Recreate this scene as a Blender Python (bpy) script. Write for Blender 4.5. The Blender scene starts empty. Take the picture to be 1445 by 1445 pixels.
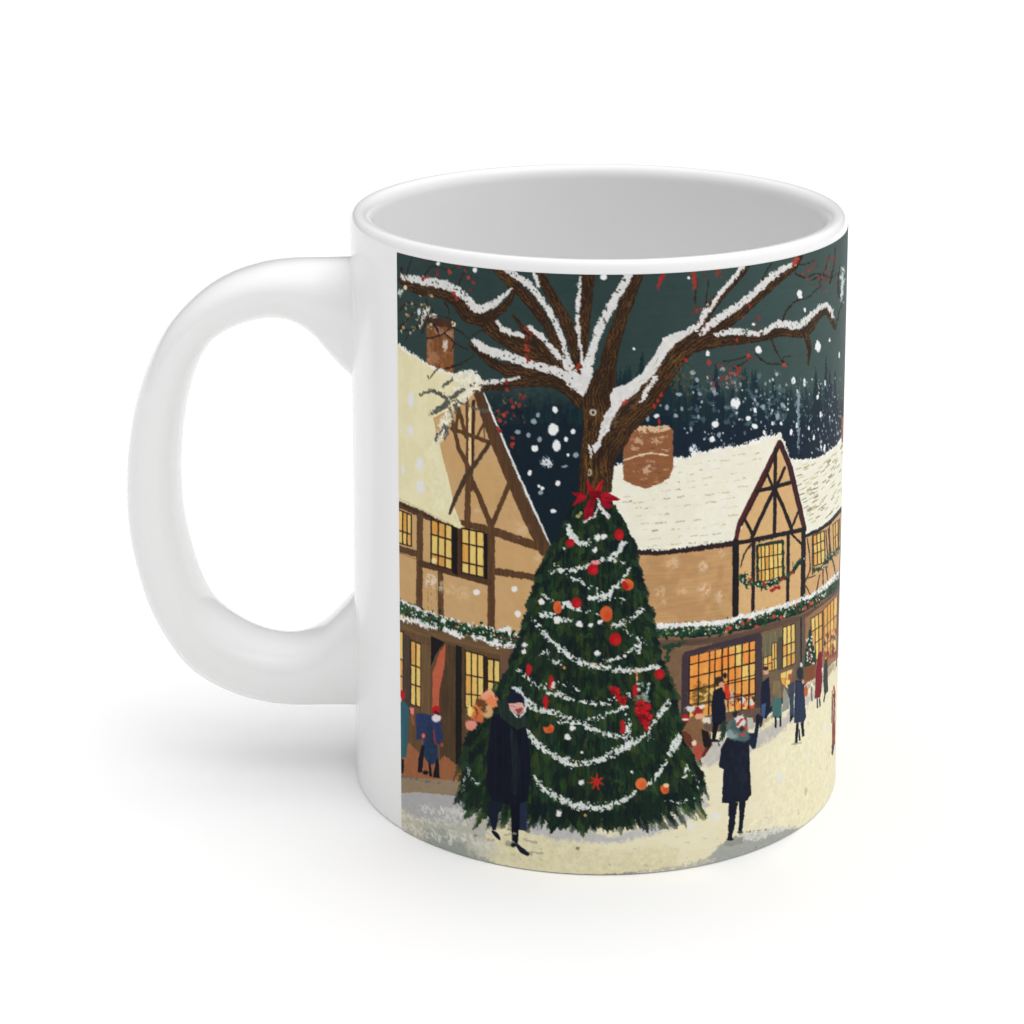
import bpy, bmesh, math, random
import numpy as np
from mathutils import Vector, Matrix

random.seed(7)
rng = np.random.default_rng(11)
S = 0.041                                  # mug radius in metres; everything below is in radii, scaled by S

# ------------------------------------------------------------------ camera (solved from the mug's rims)
F_PX, W0 = 3302.6, 1445.0
CAM = np.array([0.0, -9.2695, 4.2441])
PITCH, YAW, ROLL = 0.1631, -0.0337, 0.0003
SX, SY = 12.32, -550.08
cp, sp, cy, sy, cr, sr = (math.cos(PITCH), math.sin(PITCH), math.cos(YAW), math.sin(YAW), math.cos(ROLL), math.sin(ROLL))
CF = np.array([sy*cp, cy*cp, -sp]); R0 = np.array([cy, -sy, 0.0]); U0 = np.cross(R0, CF)
CR = R0*cr + U0*sr; CU = -R0*sr + U0*cr

def project(P):
    X = P - CAM
    d = X @ CF
    return W0/2 + SX + F_PX*(X @ CR)/d, W0/2 + SY - F_PX*(X @ CU)/d

def to_plane(px, py):
    """photo point -> (x, z) in the vertical plane y=0 through the mug's axis"""
    d = (px - W0/2 - SX)*CR - (py - W0/2 - SY)*CU + F_PX*CF
    t = -CAM[1]/d[1]
    p = CAM + t*d
    return p[0], p[2]

# ------------------------------------------------------------------ materials
def new_mat(name):
    m = bpy.data.materials.new(name); m.use_nodes = True
    return m, m.node_tree.nodes, m.node_tree.links, m.node_tree.nodes['Principled BSDF']

def ceramic():
    m, n, l, b = new_mat('white_glazed_ceramic')
    b.inputs['Base Color'].default_value = (0.91, 0.91, 0.908, 1)
    b.inputs['Roughness'].default_value = 0.16
    b.inputs['IOR'].default_value = 1.42
    tc = n.new('ShaderNodeTexCoord'); no = n.new('ShaderNodeTexNoise'); bu = n.new('ShaderNodeBump')
    no.inputs['Scale'].default_value = 30; no.inputs['Detail'].default_value = 1
    bu.inputs['Strength'].default_value = 0.02; bu.inputs['Distance'].default_value = 0.001
    l.new(tc.outputs['Object'], no.inputs['Vector']); l.new(no.outputs['Fac'], bu.inputs['Height'])
    l.new(bu.outputs['Normal'], b.inputs['Normal'])
    return m

def print_mat():
    m, n, l, b = new_mat('printed_ink')
    a = n.new('ShaderNodeAttribute'); a.attribute_name = 'ink'
    l.new(a.outputs['Color'], b.inputs['Base Color'])
    b.inputs['Roughness'].default_value = 0.5
    b.inputs['Specular IOR Level'].default_value = 0.04
    return m

def table_mat():
    m, n, l, b = new_mat('white_seamless_paper')
    no = n.new('ShaderNodeTexNoise'); no.inputs['Scale'].default_value = 400
    mr = n.new('ShaderNodeMapRange'); mr.inputs['To Min'].default_value = 0.965; mr.inputs['To Max'].default_value = 0.975
    co = n.new('ShaderNodeCombineColor')
    l.new(no.outputs['Fac'], mr.inputs['Value'])
    for k in ('Red', 'Green', 'Blue'): l.new(mr.outputs['Result'], co.inputs[k])
    l.new(co.outputs['Color'], b.inputs['Base Color'])
    b.inputs['Roughness'].default_value = 0.9
    b.inputs['Specular IOR Level'].default_value = 0.0
    return m

WHITE = ceramic(); INK = print_mat(); PAPER = table_mat()

# ------------------------------------------------------------------ the artwork, painted in code
RES = 632                                  # canvas samples per radius
Z0, Z1 = 0.004, 2.325
TH0 = None
def edge_theta(px, py):
    d = (px - W0/2 - SX)*CR - (py - W0/2 - SY)*CU + F_PX*CF
    a = d[0]**2 + d[1]**2; b = 2*(CAM[0]*d[0] + CAM[1]*d[1]); c = CAM[0]**2 + CAM[1]**2 - 1
    t = (-b - math.sqrt(max(b*b - 4*a*c, 0)))/(2*a)
    p = CAM + t*d
    return math.atan2(p[0], -p[1]), p[2]
TH0 = edge_theta(563.6, 760)[0]
TH1 = math.radians(84.2)
NX, NZ = int((TH1-TH0)*RES)//2*2, int((Z1-Z0)*RES)//2*2
th = np.linspace(TH0, TH1, NX); zz = np.linspace(Z1, Z0, NZ)       # row 0 = top
TT, ZZ = np.meshgrid(th, zz)
PX, PY = project(np.stack([np.sin(TT), -np.cos(TT), ZZ], -1))
PX = PX.astype(np.float32); PY = PY.astype(np.float32)
CMIN = PX.min(0); CMAX = PX.max(0)
art = np.zeros((NZ, NX, 3), np.float32)

def vnoise(cy_, cx_, seed=None):
    h, w = int(NZ/cy_)+3, int(NX/cx_)+3
    g = rng.random((h, w), dtype=np.float32)*2-1
    y = np.arange(NZ, dtype=np.float32)/cy_; x = np.arange(NX, dtype=np.float32)/cx_
    yi = y.astype(int); xi = x.astype(int); fy = y-yi; fx = x-xi
    fy = (fy*fy*(3-2*fy))[:, None]; fx = (fx*fx*(3-2*fx))[None]
    a = g[yi][:, xi]; b = g[yi][:, xi+1]; c = g[yi+1][:, xi]; d = g[yi+1][:, xi+1]
    return (a*(1-fx)+b*fx)*(1-fy)+(c*(1-fx)+d*fx)*fy
NF = vnoise(2.2, 2.2); NF2 = vnoise(2.6, 2.6); NM = vnoise(9, 9); NM2 = vnoise(8, 8)
NB = 0.6*vnoise(40, 40)+0.4*vnoise(17, 17); NV = 0.6*vnoise(60, 3.5)+0.4*vnoise(25, 2.2)
NH = 0.6*vnoise(3.5, 60)+0.4*vnoise(2.2, 25); NMF = 0.55*NM+0.45*NF; NP = 0.6*vnoise(6, 6)+0.4*vnoise(3, 3)
TEX = {'f': NF, 'm': NMF, 'v': NV, 'h': NH, 'b': NB, 'p': NP}

def window_of(x0, x1, y0, y1):
    c0 = int(np.searchsorted(CMAX, x0)); c1 = int(np.searchsorted(CMIN, x1))+1
    c0 = max(min(c0, NX-1), 0); c1 = min(max(c1, c0+1), NX)
    if x1 < CMIN[0] or x0 > CMAX[-1]: return None
    cc = [c0, (c0+c1)//2, c1-1]
    r0 = NZ; r1 = 0
    for c in cc:
        col = PY[:, c]
        r0 = min(r0, int(np.searchsorted(col, y0))); r1 = max(r1, int(np.searchsorted(col, y1)))
    r0 = max(r0-2, 0); r1 = min(r1+2, NZ)
    if r1 <= r0: return None
    return slice(r0, r1), slice(c0, c1)

def C(c): return np.array(c, np.float32)/255.0

def put(w, a, col, var=0.0, tex='m', col2=None, mix='m', thr=0.0):
    base = C(col)[None, None]
    if col2 is not None:
        t = np.clip((TEX[mix][w]-thr)*2.2+0.5, 0, 1)[..., None]
        base = base*(1-t)+C(col2)[None, None]*t
    if var: base = base*(1+var*TEX[tex][w][..., None])
    a = np.clip(a, 0, 1)[..., None]
    art[w] = art[w]*(1-a)+np.clip(base, 0, 1)*a

def coords(w, rough):
    x = PX[w]; y = PY[w]
    if rough:
        x = x+rough*(0.5*NM[w]+0.5*NF[w]); y = y+rough*(0.5*NM2[w]+0.5*NF2[w])
    return x, y

def poly(pts, col, var=0.06, tex='m', rough=0.6, alpha=1.0, col2=None, mix='m', thr=0.0, dry=None, fade=0):
    p = np.array(pts, np.float32); m = abs(rough)+2
    w = window_of(p[:, 0].min()-m, p[:, 0].max()+m, p[:, 1].min()-m, p[:, 1].max()+m)
    if w is None: return
    x, y = coords(w, rough)
    ins = np.zeros(x.shape, bool)
    q = np.roll(p, -1, 0)
    for (xa, ya), (xb, yb) in zip(p, q):
        if ya == yb: continue
        cond = (ya > y) != (yb > y)
        ins ^= cond & (x < (xb-xa)*(y-ya)/(yb-ya)+xa)
    a = ins.astype(np.float32)*alpha
    if fade:
        d = np.full(x.shape, 1e9, np.float32)
        for (xa, ya), (xb, yb) in zip(p, q):
            dx, dy = xb-xa, yb-ya; L = dx*dx+dy*dy+1e-6
            t = np.clip(((x-xa)*dx+(y-ya)*dy)/L, 0, 1)
            d = np.minimum(d, (x-xa-t*dx)**2+(y-ya-t*dy)**2)
        a = a*np.clip(np.sqrt(d)/fade, 0, 1)
    if dry is not None: a = a*np.clip((TEX['p'][w]-dry)*5+0.5, 0, 1)
    put(w, a, col, var, tex, col2, mix, thr)

def smooth(pts, n=5):
    p = [np.array(a, float) for a in pts]
    if len(p) < 3: return np.array(p)
    e = [2*p[0]-p[1]]+p+[2*p[-1]-p[-2]]
    out = []
    for i in range(1, len(e)-2):
        for k in range(n):
            t = k/n
            out.append(0.5*((2*e[i])+(-e[i-1]+e[i+1])*t+(2*e[i-1]-5*e[i]+4*e[i+1]-e[i+2])*t*t+(-e[i-1]+3*e[i]-3*e[i+1]+e[i+2])*t**3))
    out.append(p[-1])
    return np.array(out)

def stroke(pts, wd, col, var=0.12, tex='m', rough=0.8, alpha=1.0, dry=None, col2=None, mix='m', thr=0.0, sm=True, bark=False):
    """pts in photo px; wd = width, or (start, end), or one per point"""
    pts = [tuple(p) for p in pts]
    if isinstance(wd, (int, float)): wd = [wd]*len(pts)
    elif len(wd) == 2 and len(pts) > 2: wd = list(np.linspace(wd[0], wd[1], len(pts)))
    q = np.array([(a[0], a[1], b) for a, b in zip(pts, wd)], float)
    if sm: q = smooth(q, 4)
    mw = q[:, 2].max()/2+abs(rough)+2
    w = window_of(q[:, 0].min()-mw, q[:, 0].max()+mw, q[:, 1].min()-mw, q[:, 1].max()+mw)
    if w is None: return
    x, y = coords(w, rough)
    best = np.full(x.shape, 1e9, np.float32); side = np.zeros(x.shape, np.float32)
    for (xa, ya, wa), (xb, yb, wb) in zip(q[:-1], q[1:]):
        dx, dy = xb-xa, yb-ya; L = dx*dx+dy*dy+1e-6
        t = np.clip(((x-xa)*dx+(y-ya)*dy)/L, 0, 1)
        ex = x-xa-t*dx; ey = y-ya-t*dy
        d = np.sqrt(ex*ex+ey*ey)-(wa+(wb-wa)*t)/2
        if bark:
            s = (ex*dy-ey*dx)/math.sqrt(L)
            side = np.where(d < best, s, side)
        best = np.minimum(best, d)
    a = np.clip(0.5-best/0.7, 0, 1)*alpha
    if dry is not None: a = a*np.clip((NP[w]-dry)*6+0.5, 0, 1)
    if bark:
        ph = side*1.25+2.6*NM[w]+2.4*NB[w]+.9*NV[w]
        g = 0.5+0.5*np.sin(ph*1.05)
        g = np.clip(g*1.15-0.38+0.35*NF[w]+0.55*NB[w]+0.35*NM2[w], 0, 1)[..., None]
        base = C(col)*(1-g)+C(col2)*g
        aa = a[..., None]
        art[w] = art[w]*(1-aa)+base*aa
        rim = np.clip(a*(1-np.clip(-best/2.2, 0, 1)), 0, 1)[..., None]*0.55
        art[w] = art[w]*(1-rim)+C((40, 29, 24))*rim
        return
    put(w, a, col, var, tex, col2, mix, thr)

def dab(x0, y0, rx, ry, col, ang=0, alpha=1.0, soft=0.35, rough=0.0, var=0.0, dry=None):
    m = max(rx, ry)*(1+soft)+abs(rough)+1
    w = window_of(x0-m, x0+m, y0-m, y0+m)
    if w is None: return
    x, y = coords(w, rough)
    x = x-x0; y = y-y0
    if ang:
        c, s = math.cos(ang), math.sin(ang); x, y = x*c+y*s, -x*s+y*c
    r = np.sqrt((x/rx)**2+(y/ry)**2)
    a = np.clip((1-r)/max(soft, 0.02)+0.5, 0, 1)*alpha
    if dry is not None: a = a*np.clip((NP[w]-dry)*5+0.5, 0, 1)
    put(w, a, col, var)

R = random.Random(5)
U = R.uniform
def lerp(a, b, t): return a+(b-a)*t
def interp(x, pts):
    return float(np.interp(x, [p[0] for p in pts], [p[1] for p in pts]))
SNOW = (222, 221, 218); CREAM = (222, 213, 172)

# ---- sky
Y = np.clip((PY-330)/330, 0, 1)[..., None]; X = np.clip((PX-880)/260, 0, 1)[..., None]
top = C((46, 63, 62))*(1-X)+C((62, 80, 77))*X
low = C((20, 32, 42))*(1-X)+C((28, 40, 54))*X
k = np.clip((PY-548-14*X[..., 0]*0+10*NM)/40, 0, 1)[..., None]
art[:] = (top*(1-k)+low*k)*(1+0.04*NB[..., None]+0.03*NH[..., None])
# far fir trees fading into the night
def fir(x, yt, h, w_, col, alpha=0.9):
    n = max(5, int(h/6)); Lp = []; Rp = []
    for i in range(n):
        t = (i+1)/n; ww = w_*(t**.8)*U(0.8, 1.15)
        Lp += [(x-ww, yt+h*t+U(0, 2)), (x-ww*.55, yt+h*t)]; Rp += [(x+ww*U(.8, 1.1), yt+h*t+U(0, 2)), (x+ww*.55, yt+h*t)]
    poly([(x, yt)]+Rp+Lp[::-1], col, rough=2.2, alpha=alpha, var=.08, tex='v')
for _ in range(46):
    x = U(690, 830); fir(x, U(556, 585), U(40, 70), U(7, 13), R.choice([(25, 44, 50), (22, 38, 47), (30, 50, 52)]), 0.55)
for _ in range(26):
    x = U(868, 960); fir(x, lerp(512, 535, R.random()), U(50, 80), U(6, 11), R.choice([(26, 45, 50), (24, 40, 48)]), 0.7)
fir(906, 495, 60, 11, (22, 44, 46)); fir(881, 521, 50, 9, (22, 42, 46))
for _ in range(95):
    x = U(940, 1192); yt = 528+12*math.sin(x*0.07)+U(0, 45) if x < 1120 else U(515, 565)
    fir(x, yt, U(50, 90), U(5, 12)*(1 if x < 1120 else 0.55), R.choice([(27, 43, 52), (24, 38, 50), (31, 50, 54), (28, 48, 50)]), 0.75)
for x, yt, w_ in ((1066, 520, 11), (1150, 516, 6), (1165, 497, 5), (1092, 528, 9), (1178, 520, 4), (1010, 512, 12)):
    fir(x, yt, 80, w_, (27, 42, 52))
poly([(940, 602), (1000, 592), (1060, 596), (1110, 594), (1150, 586), (1192, 580), (1192, 660), (940, 670)], (25, 37, 50), rough=14, alpha=.9, fade=8)
poly([(690, 600), (740, 598), (800, 596), (830, 600), (830, 800), (690, 800)], (21, 33, 43), rough=8, alpha=.9)
poly([(866, 590), (950, 586), (950, 680), (866, 690)], (23, 36, 46), rough=8, alpha=.8)

# ---- snow falling over the forest
for x, y, rx, ry in ((783.8, 578, 3.5, 4.5), (781, 606, 7.5, 8.5), (785.6, 629, 5.5, 8.5), (755, 633, 4.5, 5), (747.8, 667, 3, 4), (787, 682, 3.5, 4), (781, 721, 4, 3),
        (765, 689, 2.6, 3), (760.5, 686, 1.8, 2), (799, 620, 3, 3.6), (808.8, 608.6, 3.2, 3.8), (802, 642, 2, 2), (1070, 493.5, 4.4, 5.6), (1153.6, 489, 3.8, 8), (998, 499, 2.8, 3.6),
        (1119.5, 537.6, 3.2, 5), (1134.7, 540, 2.2, 6), (1037.6, 569, 6.5, 8), (1008.8, 598.7, 5, 4), (1005, 620, 4, 4), (1065.5, 579, 2.6, 4), (1055.6, 590.6, 3, 3.5),
        (1064.6, 601.4, 4, 3.6), (1116, 609.5, 2.6, 4.4), (1124, 600.5, 2, 4), (1078, 611, 2.4, 3.2), (1089.8, 597, 2.4, 2.6), (1102, 598, 1.8, 2.6), (1112, 578, 1.6, 2.2),
        (1128, 416, 3.6, 6.6), (852, 391, 4.6, 3.8), (971.5, 392, 2, 2.4), (670.6, 381, 2.8, 3.4), (619, 372.5, 2.5, 2.8), (1136, 438, 1.6, 3.4), (894, 492, 2, 2.2),
        (1164, 541, 1.5, 4.2), (1184, 501, 1, 5), (1170, 480, 1.3, 2.6), (1153, 560, 1.6, 4), (1158, 585, 1.4, 4.5), (1148, 617, 1.6, 4), (1163, 633, 1.6, 6), (1158, 631, 1.3, 5),
        (1125, 552, 1.6, 3), (1096, 528, 1.8, 2.4), (1063, 457, 1.6, 2), (1141, 604, 1.6, 3)):
    dab(x, y, rx, ry, (226, 228, 228), rough=1.6, soft=.2)
for x, y, rx, ry in ((759.5, 586, 3, 3.4), (754, 595, 4, 4), (762, 620, 3.4, 4), (730.7, 609.5, 4, 3), (746, 614, 3.4, 3), (813, 642, 4, 4), (763, 695, 3.6, 3), (797, 658, 5, 1.6),
        (978, 526, 4, 3), (983, 536, 3, 3), (1019, 521, 3, 3.2), (1104, 571.8, 2.6, 4), (1097, 588, 2.8, 5), (1077, 575, 3, 4), (941, 575, 3, 4), (958, 556, 4, 2.4), (953, 587, 3, 3),
        (962, 577, 2.2, 3), (986, 588, 2, 3), (975, 606, 1.6, 4), (1014, 614, 2.8, 3.6), (932, 573, 1.6, 1.8), (914, 590, 2.6, 5), (987, 556, 3, 3), (1008, 553, 2.6, 6), (1030, 628, 2, 2)):
    dab(x, y, rx, ry, (160, 172, 178), rough=1.6, soft=.3, alpha=.85)
for _ in range(330):
    x = 950+238*math.sqrt(R.random()); y = U(532, 640); s = U(.6, 1.7); q = 0.55 if x > 1110 else 1
    dab(x, y, s*q, s*U(1, 1.7), R.choice([(205, 210, 212), (120, 136, 146), (150, 165, 172), (90, 106, 118)]), rough=1, alpha=.85)
for _ in range(60):
    dab(U(960, 1110), U(525, 600), U(1.5, 5), U(1.5, 4), (96, 116, 122), rough=4, alpha=.5)
for i in range(14):
    t = i/13; dab(1127-1*t+U(-.6, .6), lerp(556, 634, t), lerp(3, .9, t), 6, (140, 158, 165), rough=3, alpha=.65)
for i in range(34): dab(1188.6+R.gauss(0, 1.7), 404+R.gauss(0, 13), .8, U(2, 5), (198, 210, 208), rough=2, ang=U(-.5, .5), alpha=.8)
# frosty flake
for i in range(7):
    a = i*math.pi/7; stroke([(772-8*math.cos(a), 651-8*math.sin(a)), (772+8*math.cos(a), 651+8*math.sin(a))], 2.4, (206, 210, 214), rough=2.5, dry=-.2)

# ---- left house: chimney, roof, gable
poly([(602, 449), (641, 455), (641, 530), (602, 520)], (118, 76, 46), var=.16, tex='v', rough=1, col2=(140, 92, 60), mix='m', thr=.3)
poly([(601, 446), (642, 453), (642, 464), (601, 458)], (70, 48, 38), var=.2, rough=1.4)
poly([(613, 461), (640, 468), (640, 478), (616, 470)], (160, 124, 100), rough=2, alpha=.8, dry=-.2)
poly([(603, 476), (610, 480), (606, 520), (603, 510)], (166, 120, 88), rough=2, alpha=.6, dry=-.1)
dab(629, 488, 4, 9, (205, 190, 176), rough=4, dry=0); dab(612, 505, 7, 9, (190, 140, 104), rough=5, alpha=.5)
dab(612, 446, 6, 3.4, (222, 214, 200), rough=1.6); dab(640, 457, 3, 4, (222, 206, 184), rough=1.6)

# gable wall
tan = (196, 159, 112); tan2 = (189, 152, 105)
poly([(600, 600), (602, 565), (640, 535), (660, 548), (676, 548), (778, 780), (778, 900), (560, 900), (560, 700), (612, 720)], tan, var=.035, rough=.5, col2=(190, 152, 104), mix='b', tex='b')
poly([(716, 640), (735, 690), (752, 735), (700, 740), (684, 700)], (190, 153, 106), alpha=.5, rough=3, fade=10)
# roof face of snow
roofL = [(560, 484), (570, 491), (581, 500), (601, 514), (620, 522), (639, 528), (652, 524), (666, 525), (675, 533), (680, 540), (674, 552), (664, 560), (640, 575), (612, 590), (616, 612), (622, 630),
         (625, 645), (629, 660), (635, 682), (639, 700), (642, 716), (648, 732), (653, 744), (646, 746), (623, 736), (596, 722), (563, 707.5), (560, 706)]
poly(roofL, (226, 218, 179), var=.01, tex='v', rough=1.0, col2=(222, 213, 172), mix='b')
poly([(604, 600), (618, 625), (632, 690), (640, 730), (610, 722), (600, 690)], (226, 220, 184), alpha=.6, rough=6, fade=8)
stroke([(563, 487), (581, 500), (601, 513), (620, 522), (639, 528)], 3.4, (230, 228, 218), rough=3.5)
stroke([(564, 704), (596, 719), (623, 733), (645, 742)], 1.2, (170, 150, 110), rough=1.2, alpha=.5)
for x, y, rx, ry in ((580.5, 564, 4.2, 11), (579.5, 607.7, 3.6, 8), (593, 654.5, 5, 9), (594, 687, 5.4, 9), (569, 664, 2.4, 7)):
    dab(x, y, rx, ry, (222, 222, 226), soft=.9, alpha=.9, rough=1)
# left gable timbers
br = (88, 62, 42)
B = lambda p, w_, c=br, **k_: stroke(p, w_, c, var=.14, tex='v', rough=k_.pop('rough', 1.1), sm=False, **k_)
stroke([(683, 556), (723, 650), (763, 739), (779, 777)], 3.2, (214, 214, 210), rough=1.2, sm=False)
B([(674, 552), (696, 612), (719, 667), (745, 727), (770, 777)], [13, 16, 17, 17, 18], (84, 59, 41))
B([(659, 556), (661, 617), (660, 744)], [4, 6, 9]); B([(668.6, 566), (667, 658)], 5, (66, 46, 34)); B([(663, 655), (664, 690)], 9)
poly([(661.5, 575), (665.5, 575), (665.5, 658), (661.5, 656)], (222, 194, 146), rough=.6)
B([(638, 605), (691, 624)], 6); B([(637, 588), (648, 634), (660, 656), (666, 678), (677, 701), (693, 742)], [5, 6, 7, 7, 7, 8])
B([(648, 577), (658, 617)], 5); B([(648, 580), (642, 610)], 5); B([(683, 598), (673, 618)], 4); B([(683.5, 602), (684, 622)], 1.6)
B([(690, 627), (680, 642), (669, 658), (658, 672), (643, 703), (635, 725)], [6, 6, 6, 7, 6, 4], (70, 54, 42))
B([(720, 681), (694, 742)], 7)
B([(649, 737), (698, 750), (767, 774)], [7, 12, 12], rough=1.6)
B([(564, 712), (596, 726), (612, 733)], [9, 10, 6], (80, 58, 40), rough=1.6); B([(563, 710), (600, 727), (640, 742)], 1.6, (48, 35, 28), rough=2)
B([(593, 728), (592, 862)], 9); B([(622, 806), (622.5, 875)], 8, (96, 68, 46)); B([(693.7, 748), (693.5, 888)], 10.5)
B([(563, 774), (590, 782)], 9); B([(594, 795), (640, 808), (690, 822)], 9, (78, 55, 39)); B([(699, 806), (757, 815)], 10, rough=1.6)
stroke([(564, 780), (590, 790)], .8, (120, 88, 60), rough=.6)
for x in (604, 608.5, 616): stroke([(x, 820), (x+.6, 866)], .7, (120, 90, 62), rough=.8, dry=-.1)

YE = (224, 198, 116); OR = (212, 152, 74)
def panes(q, cols, rows, frame=(50, 38, 30), lw=2.2, ora=.35, fw=2.4, cols_y=YE, cols_o=OR, jit=.05):
    """q: tl, tr, br, bl in photo px"""
    q = [np.array(a, float) for a in q]
    P = lambda u, v: tuple((q[0]*(1-u)+q[1]*u)*(1-v)+(q[3]*(1-u)+q[2]*u)*v)
    if fw: poly([P(-.0, -.0), P(1, 0), P(1, 1), P(0, 1)], frame, rough=.5)
    if isinstance(cols, int): cols = list(np.linspace(0, 1, cols+1))
    if isinstance(rows, int): rows = list(np.linspace(0, 1, rows+1))
    for i in range(len(cols)-1):
        for j in range(len(rows)-1):
            t = R.random(); o = R.random() < ora
            c = [lerp(a, b, (.65+.35*t) if o else .3*t) for a, b in zip(cols_y, cols_o)]
            poly([P(cols[i], rows[j]), P(cols[i+1], rows[j]), P(cols[i+1], rows[j+1]), P(cols[i], rows[j+1])], c, var=.09, tex='v', rough=.5,
                 col2=[lerp(a, b, .5) for a, b in zip(c, cols_o)], mix='v', thr=.35)
    for u in cols[(0 if fw else 1):(None if fw else -1)]: stroke([P(u+U(-jit, jit)*.1, 0), P(u, 1)], lw, frame, rough=.5, sm=False)
    for v in rows[(0 if fw else 1):(None if fw else -1)]: stroke([P(0, v), P(1, v)], lw, frame, rough=.5, sm=False)
panes([(562, 719), (581, 727), (581, 771), (562, 766)], [0, .35, .68, 1], [0, .62, 1], lw=2)
panes([(609, 733), (638.5, 742), (638.5, 804), (609, 796)], 3, [0, .33, .76, 1], lw=2.4)
poly([(638.5, 742), (647, 745), (647, 812), (638.5, 808)], (30, 24, 24), rough=.6); poly([(646, 745), (652, 747), (652, 813), (646, 811)], (74, 50, 38), rough=.5)
panes([(652, 745.5), (683.5, 751.5), (683.5, 815), (652, 808)], 3, [0, .33, .76, 1], lw=2.4)
poly([(683.5, 752), (688.5, 753), (688.5, 818), (683.5, 816)], (30, 25, 25), rough=.6)
poly([(640, 742), (652, 746), (650, 736), (640, 722)], (221, 212, 170), rough=1.2)
dab(613, 791, 4, 4, (232, 220, 180), alpha=.8)
# soft flakes on the plaster
for x, y, s in ((736, 748, 9), (760, 786, 5), (672.5, 720, 4), (655, 838, 9), (636, 832, 7)):
    dab(x, y, s, s, (214, 188, 152), rough=5, alpha=.5, dry=-.3, soft=1)
dab(608, 820, 7, 9, (224, 214, 198), rough=5, dry=-.1, soft=.8, alpha=.8); dab(624, 828, 4, 8, (214, 196, 172), rough=4, dry=-.1, soft=.8, alpha=.7)
for x, y, rx, ry in ((672.9, 835.5, 4.6, 4), (726, 831, 4.2, 4), (731, 866, 4.4, 4.6)): dab(x, y, rx, ry, (226, 224, 220), soft=.4, rough=1)

# ---- left ground floor
poly([(560, 868), (600, 880), (656, 896), (724, 912), (735, 1000), (700, 1101), (560, 1101)], (96, 72, 50), var=.10, tex='v', rough=.6)
stroke([(563, 882), (605, 894), (660, 908), (716, 922)], 10, (106, 82, 56), rough=1, tex='h')
panes([(560, 888), (569.6, 892), (569.6, 980), (560, 977)], [0, 1], [0, .45, .72, 1], lw=2, ora=.6)
poly([(569.6, 893), (580, 899), (580, 1010), (569.6, 1000)], (70, 58, 50), var=.15, tex='v')
panes([(580, 903), (594.5, 909), (594.5, 998), (580, 994)], 2, [0, .38, .68, 1], lw=2, ora=.3)
poly([(594.5, 908), (608, 912), (608, 1064), (594.5, 1060)], (104, 80, 56), var=.12, tex='v')
poly([(608.5, 897), (628, 906), (616, 922), (608.5, 940)], (27, 24, 26), rough=.8)
poly([(631, 908), (643.5, 912), (643.5, 1079), (631, 1077)], (78, 60, 42), var=.16, tex='v')
poly([(627, 905), (632, 908), (632, 1077), (622, 1077), (614, 940)], (76, 58, 42), var=.16, tex='v')
poly([(629.7, 907), (627.5, 940), (620.5, 975), (619.7, 1000), (610.5, 998), (611, 950), (621, 920)], (182, 92, 66), var=.05, rough=.8)
poly([(643.4, 910), (652, 913), (652, 1080), (643.4, 1078)], (30, 27, 28), rough=.6)
poly([(652, 913), (657, 914), (657, 1070), (652, 1078)], (84, 64, 46), rough=.6)
panes([(657, 918), (683, 925), (683, 1000), (657, 998)], 3, [0, .42, .76, 1], lw=2, ora=.5)
poly([(683, 925), (688, 926), (688, 990), (683, 990)], (46, 34, 28), rough=.6)
panes([(688, 929), (706, 932), (706, 978), (688, 976)], [0, .5, 1], [0, .68, 1], lw=2.6, ora=.1)
poly([(706, 924), (726, 918), (733, 960), (706, 1000)], (104, 78, 60), var=.05)
poly([(560, 1060), (578, 1048), (592, 1062), (612, 1078), (628, 1066), (645, 1080), (656, 1082), (656, 1103), (560, 1097)], (148, 94, 62), var=.06, rough=2)
poly([(560, 1096), (590, 1098), (652, 1101), (655, 1121), (620, 1122), (590, 1119), (560, 1122)], (142, 124, 100), var=.03, rough=1)
stroke([(563, 1095), (590, 1100), (618, 1104)], 3, (88, 96, 92), rough=3, dry=-.1)
# the two people by the door
poly([(560, 990), (572, 991), (578, 998), (576, 1040), (574, 1068), (560, 1070)], (48, 92, 102), var=.12, tex='v', rough=.8)
dab(567.5, 981, 5, 7, (172, 30, 34)); dab(564, 987, 3, 5, (220, 214, 212)); poly([(566, 1070), (571, 1072), (570, 1091), (565, 1091)], (26, 24, 30))
poly([(579, 998), (585, 999), (584, 1009), (580, 1008)], (222, 122, 118)); stroke([(581, 1008), (584, 1022)], 3, (150, 80, 60))
poly([(587, 1007), (598, 1006), (612, 1010), (622, 1018), (626, 1040), (623, 1053), (617, 1048), (616, 1038), (619, 1070), (612, 1079), (605, 1077), (599, 1068), (598, 1042), (588, 1044)], (40, 54, 90), var=.16, rough=.8)
poly([(603, 1025), (612, 1025), (617, 1068), (608, 1079), (600, 1066)], (32, 50, 72), var=.25, rough=1)
poly([(596, 1050), (600, 1052), (596, 1090), (590, 1090), (591, 1070)], (22, 22, 32)); poly([(619, 1070), (621, 1098), (611, 1096), (616, 1072)], (22, 22, 32))
stroke([(607, 1078), (608, 1094)], 3.5, (22, 22, 30)); dab(601, 1090, 4, 3, (20, 20, 28))
dab(616, 1002, 6, 6.4, (176, 30, 34)); dab(616.5, 1013, 6.5, 5.4, (220, 208, 210), rough=1); dab(617, 1006, 5, 2, (60, 30, 34), ang=.6)
dab(598, 1038, 2.4, 3.4, (228, 100, 66)); stroke([(612, 1030), (615, 1050)], 2, (150, 46, 46)); dab(624, 1051, 2.4, 3, (150, 74, 52))

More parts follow.
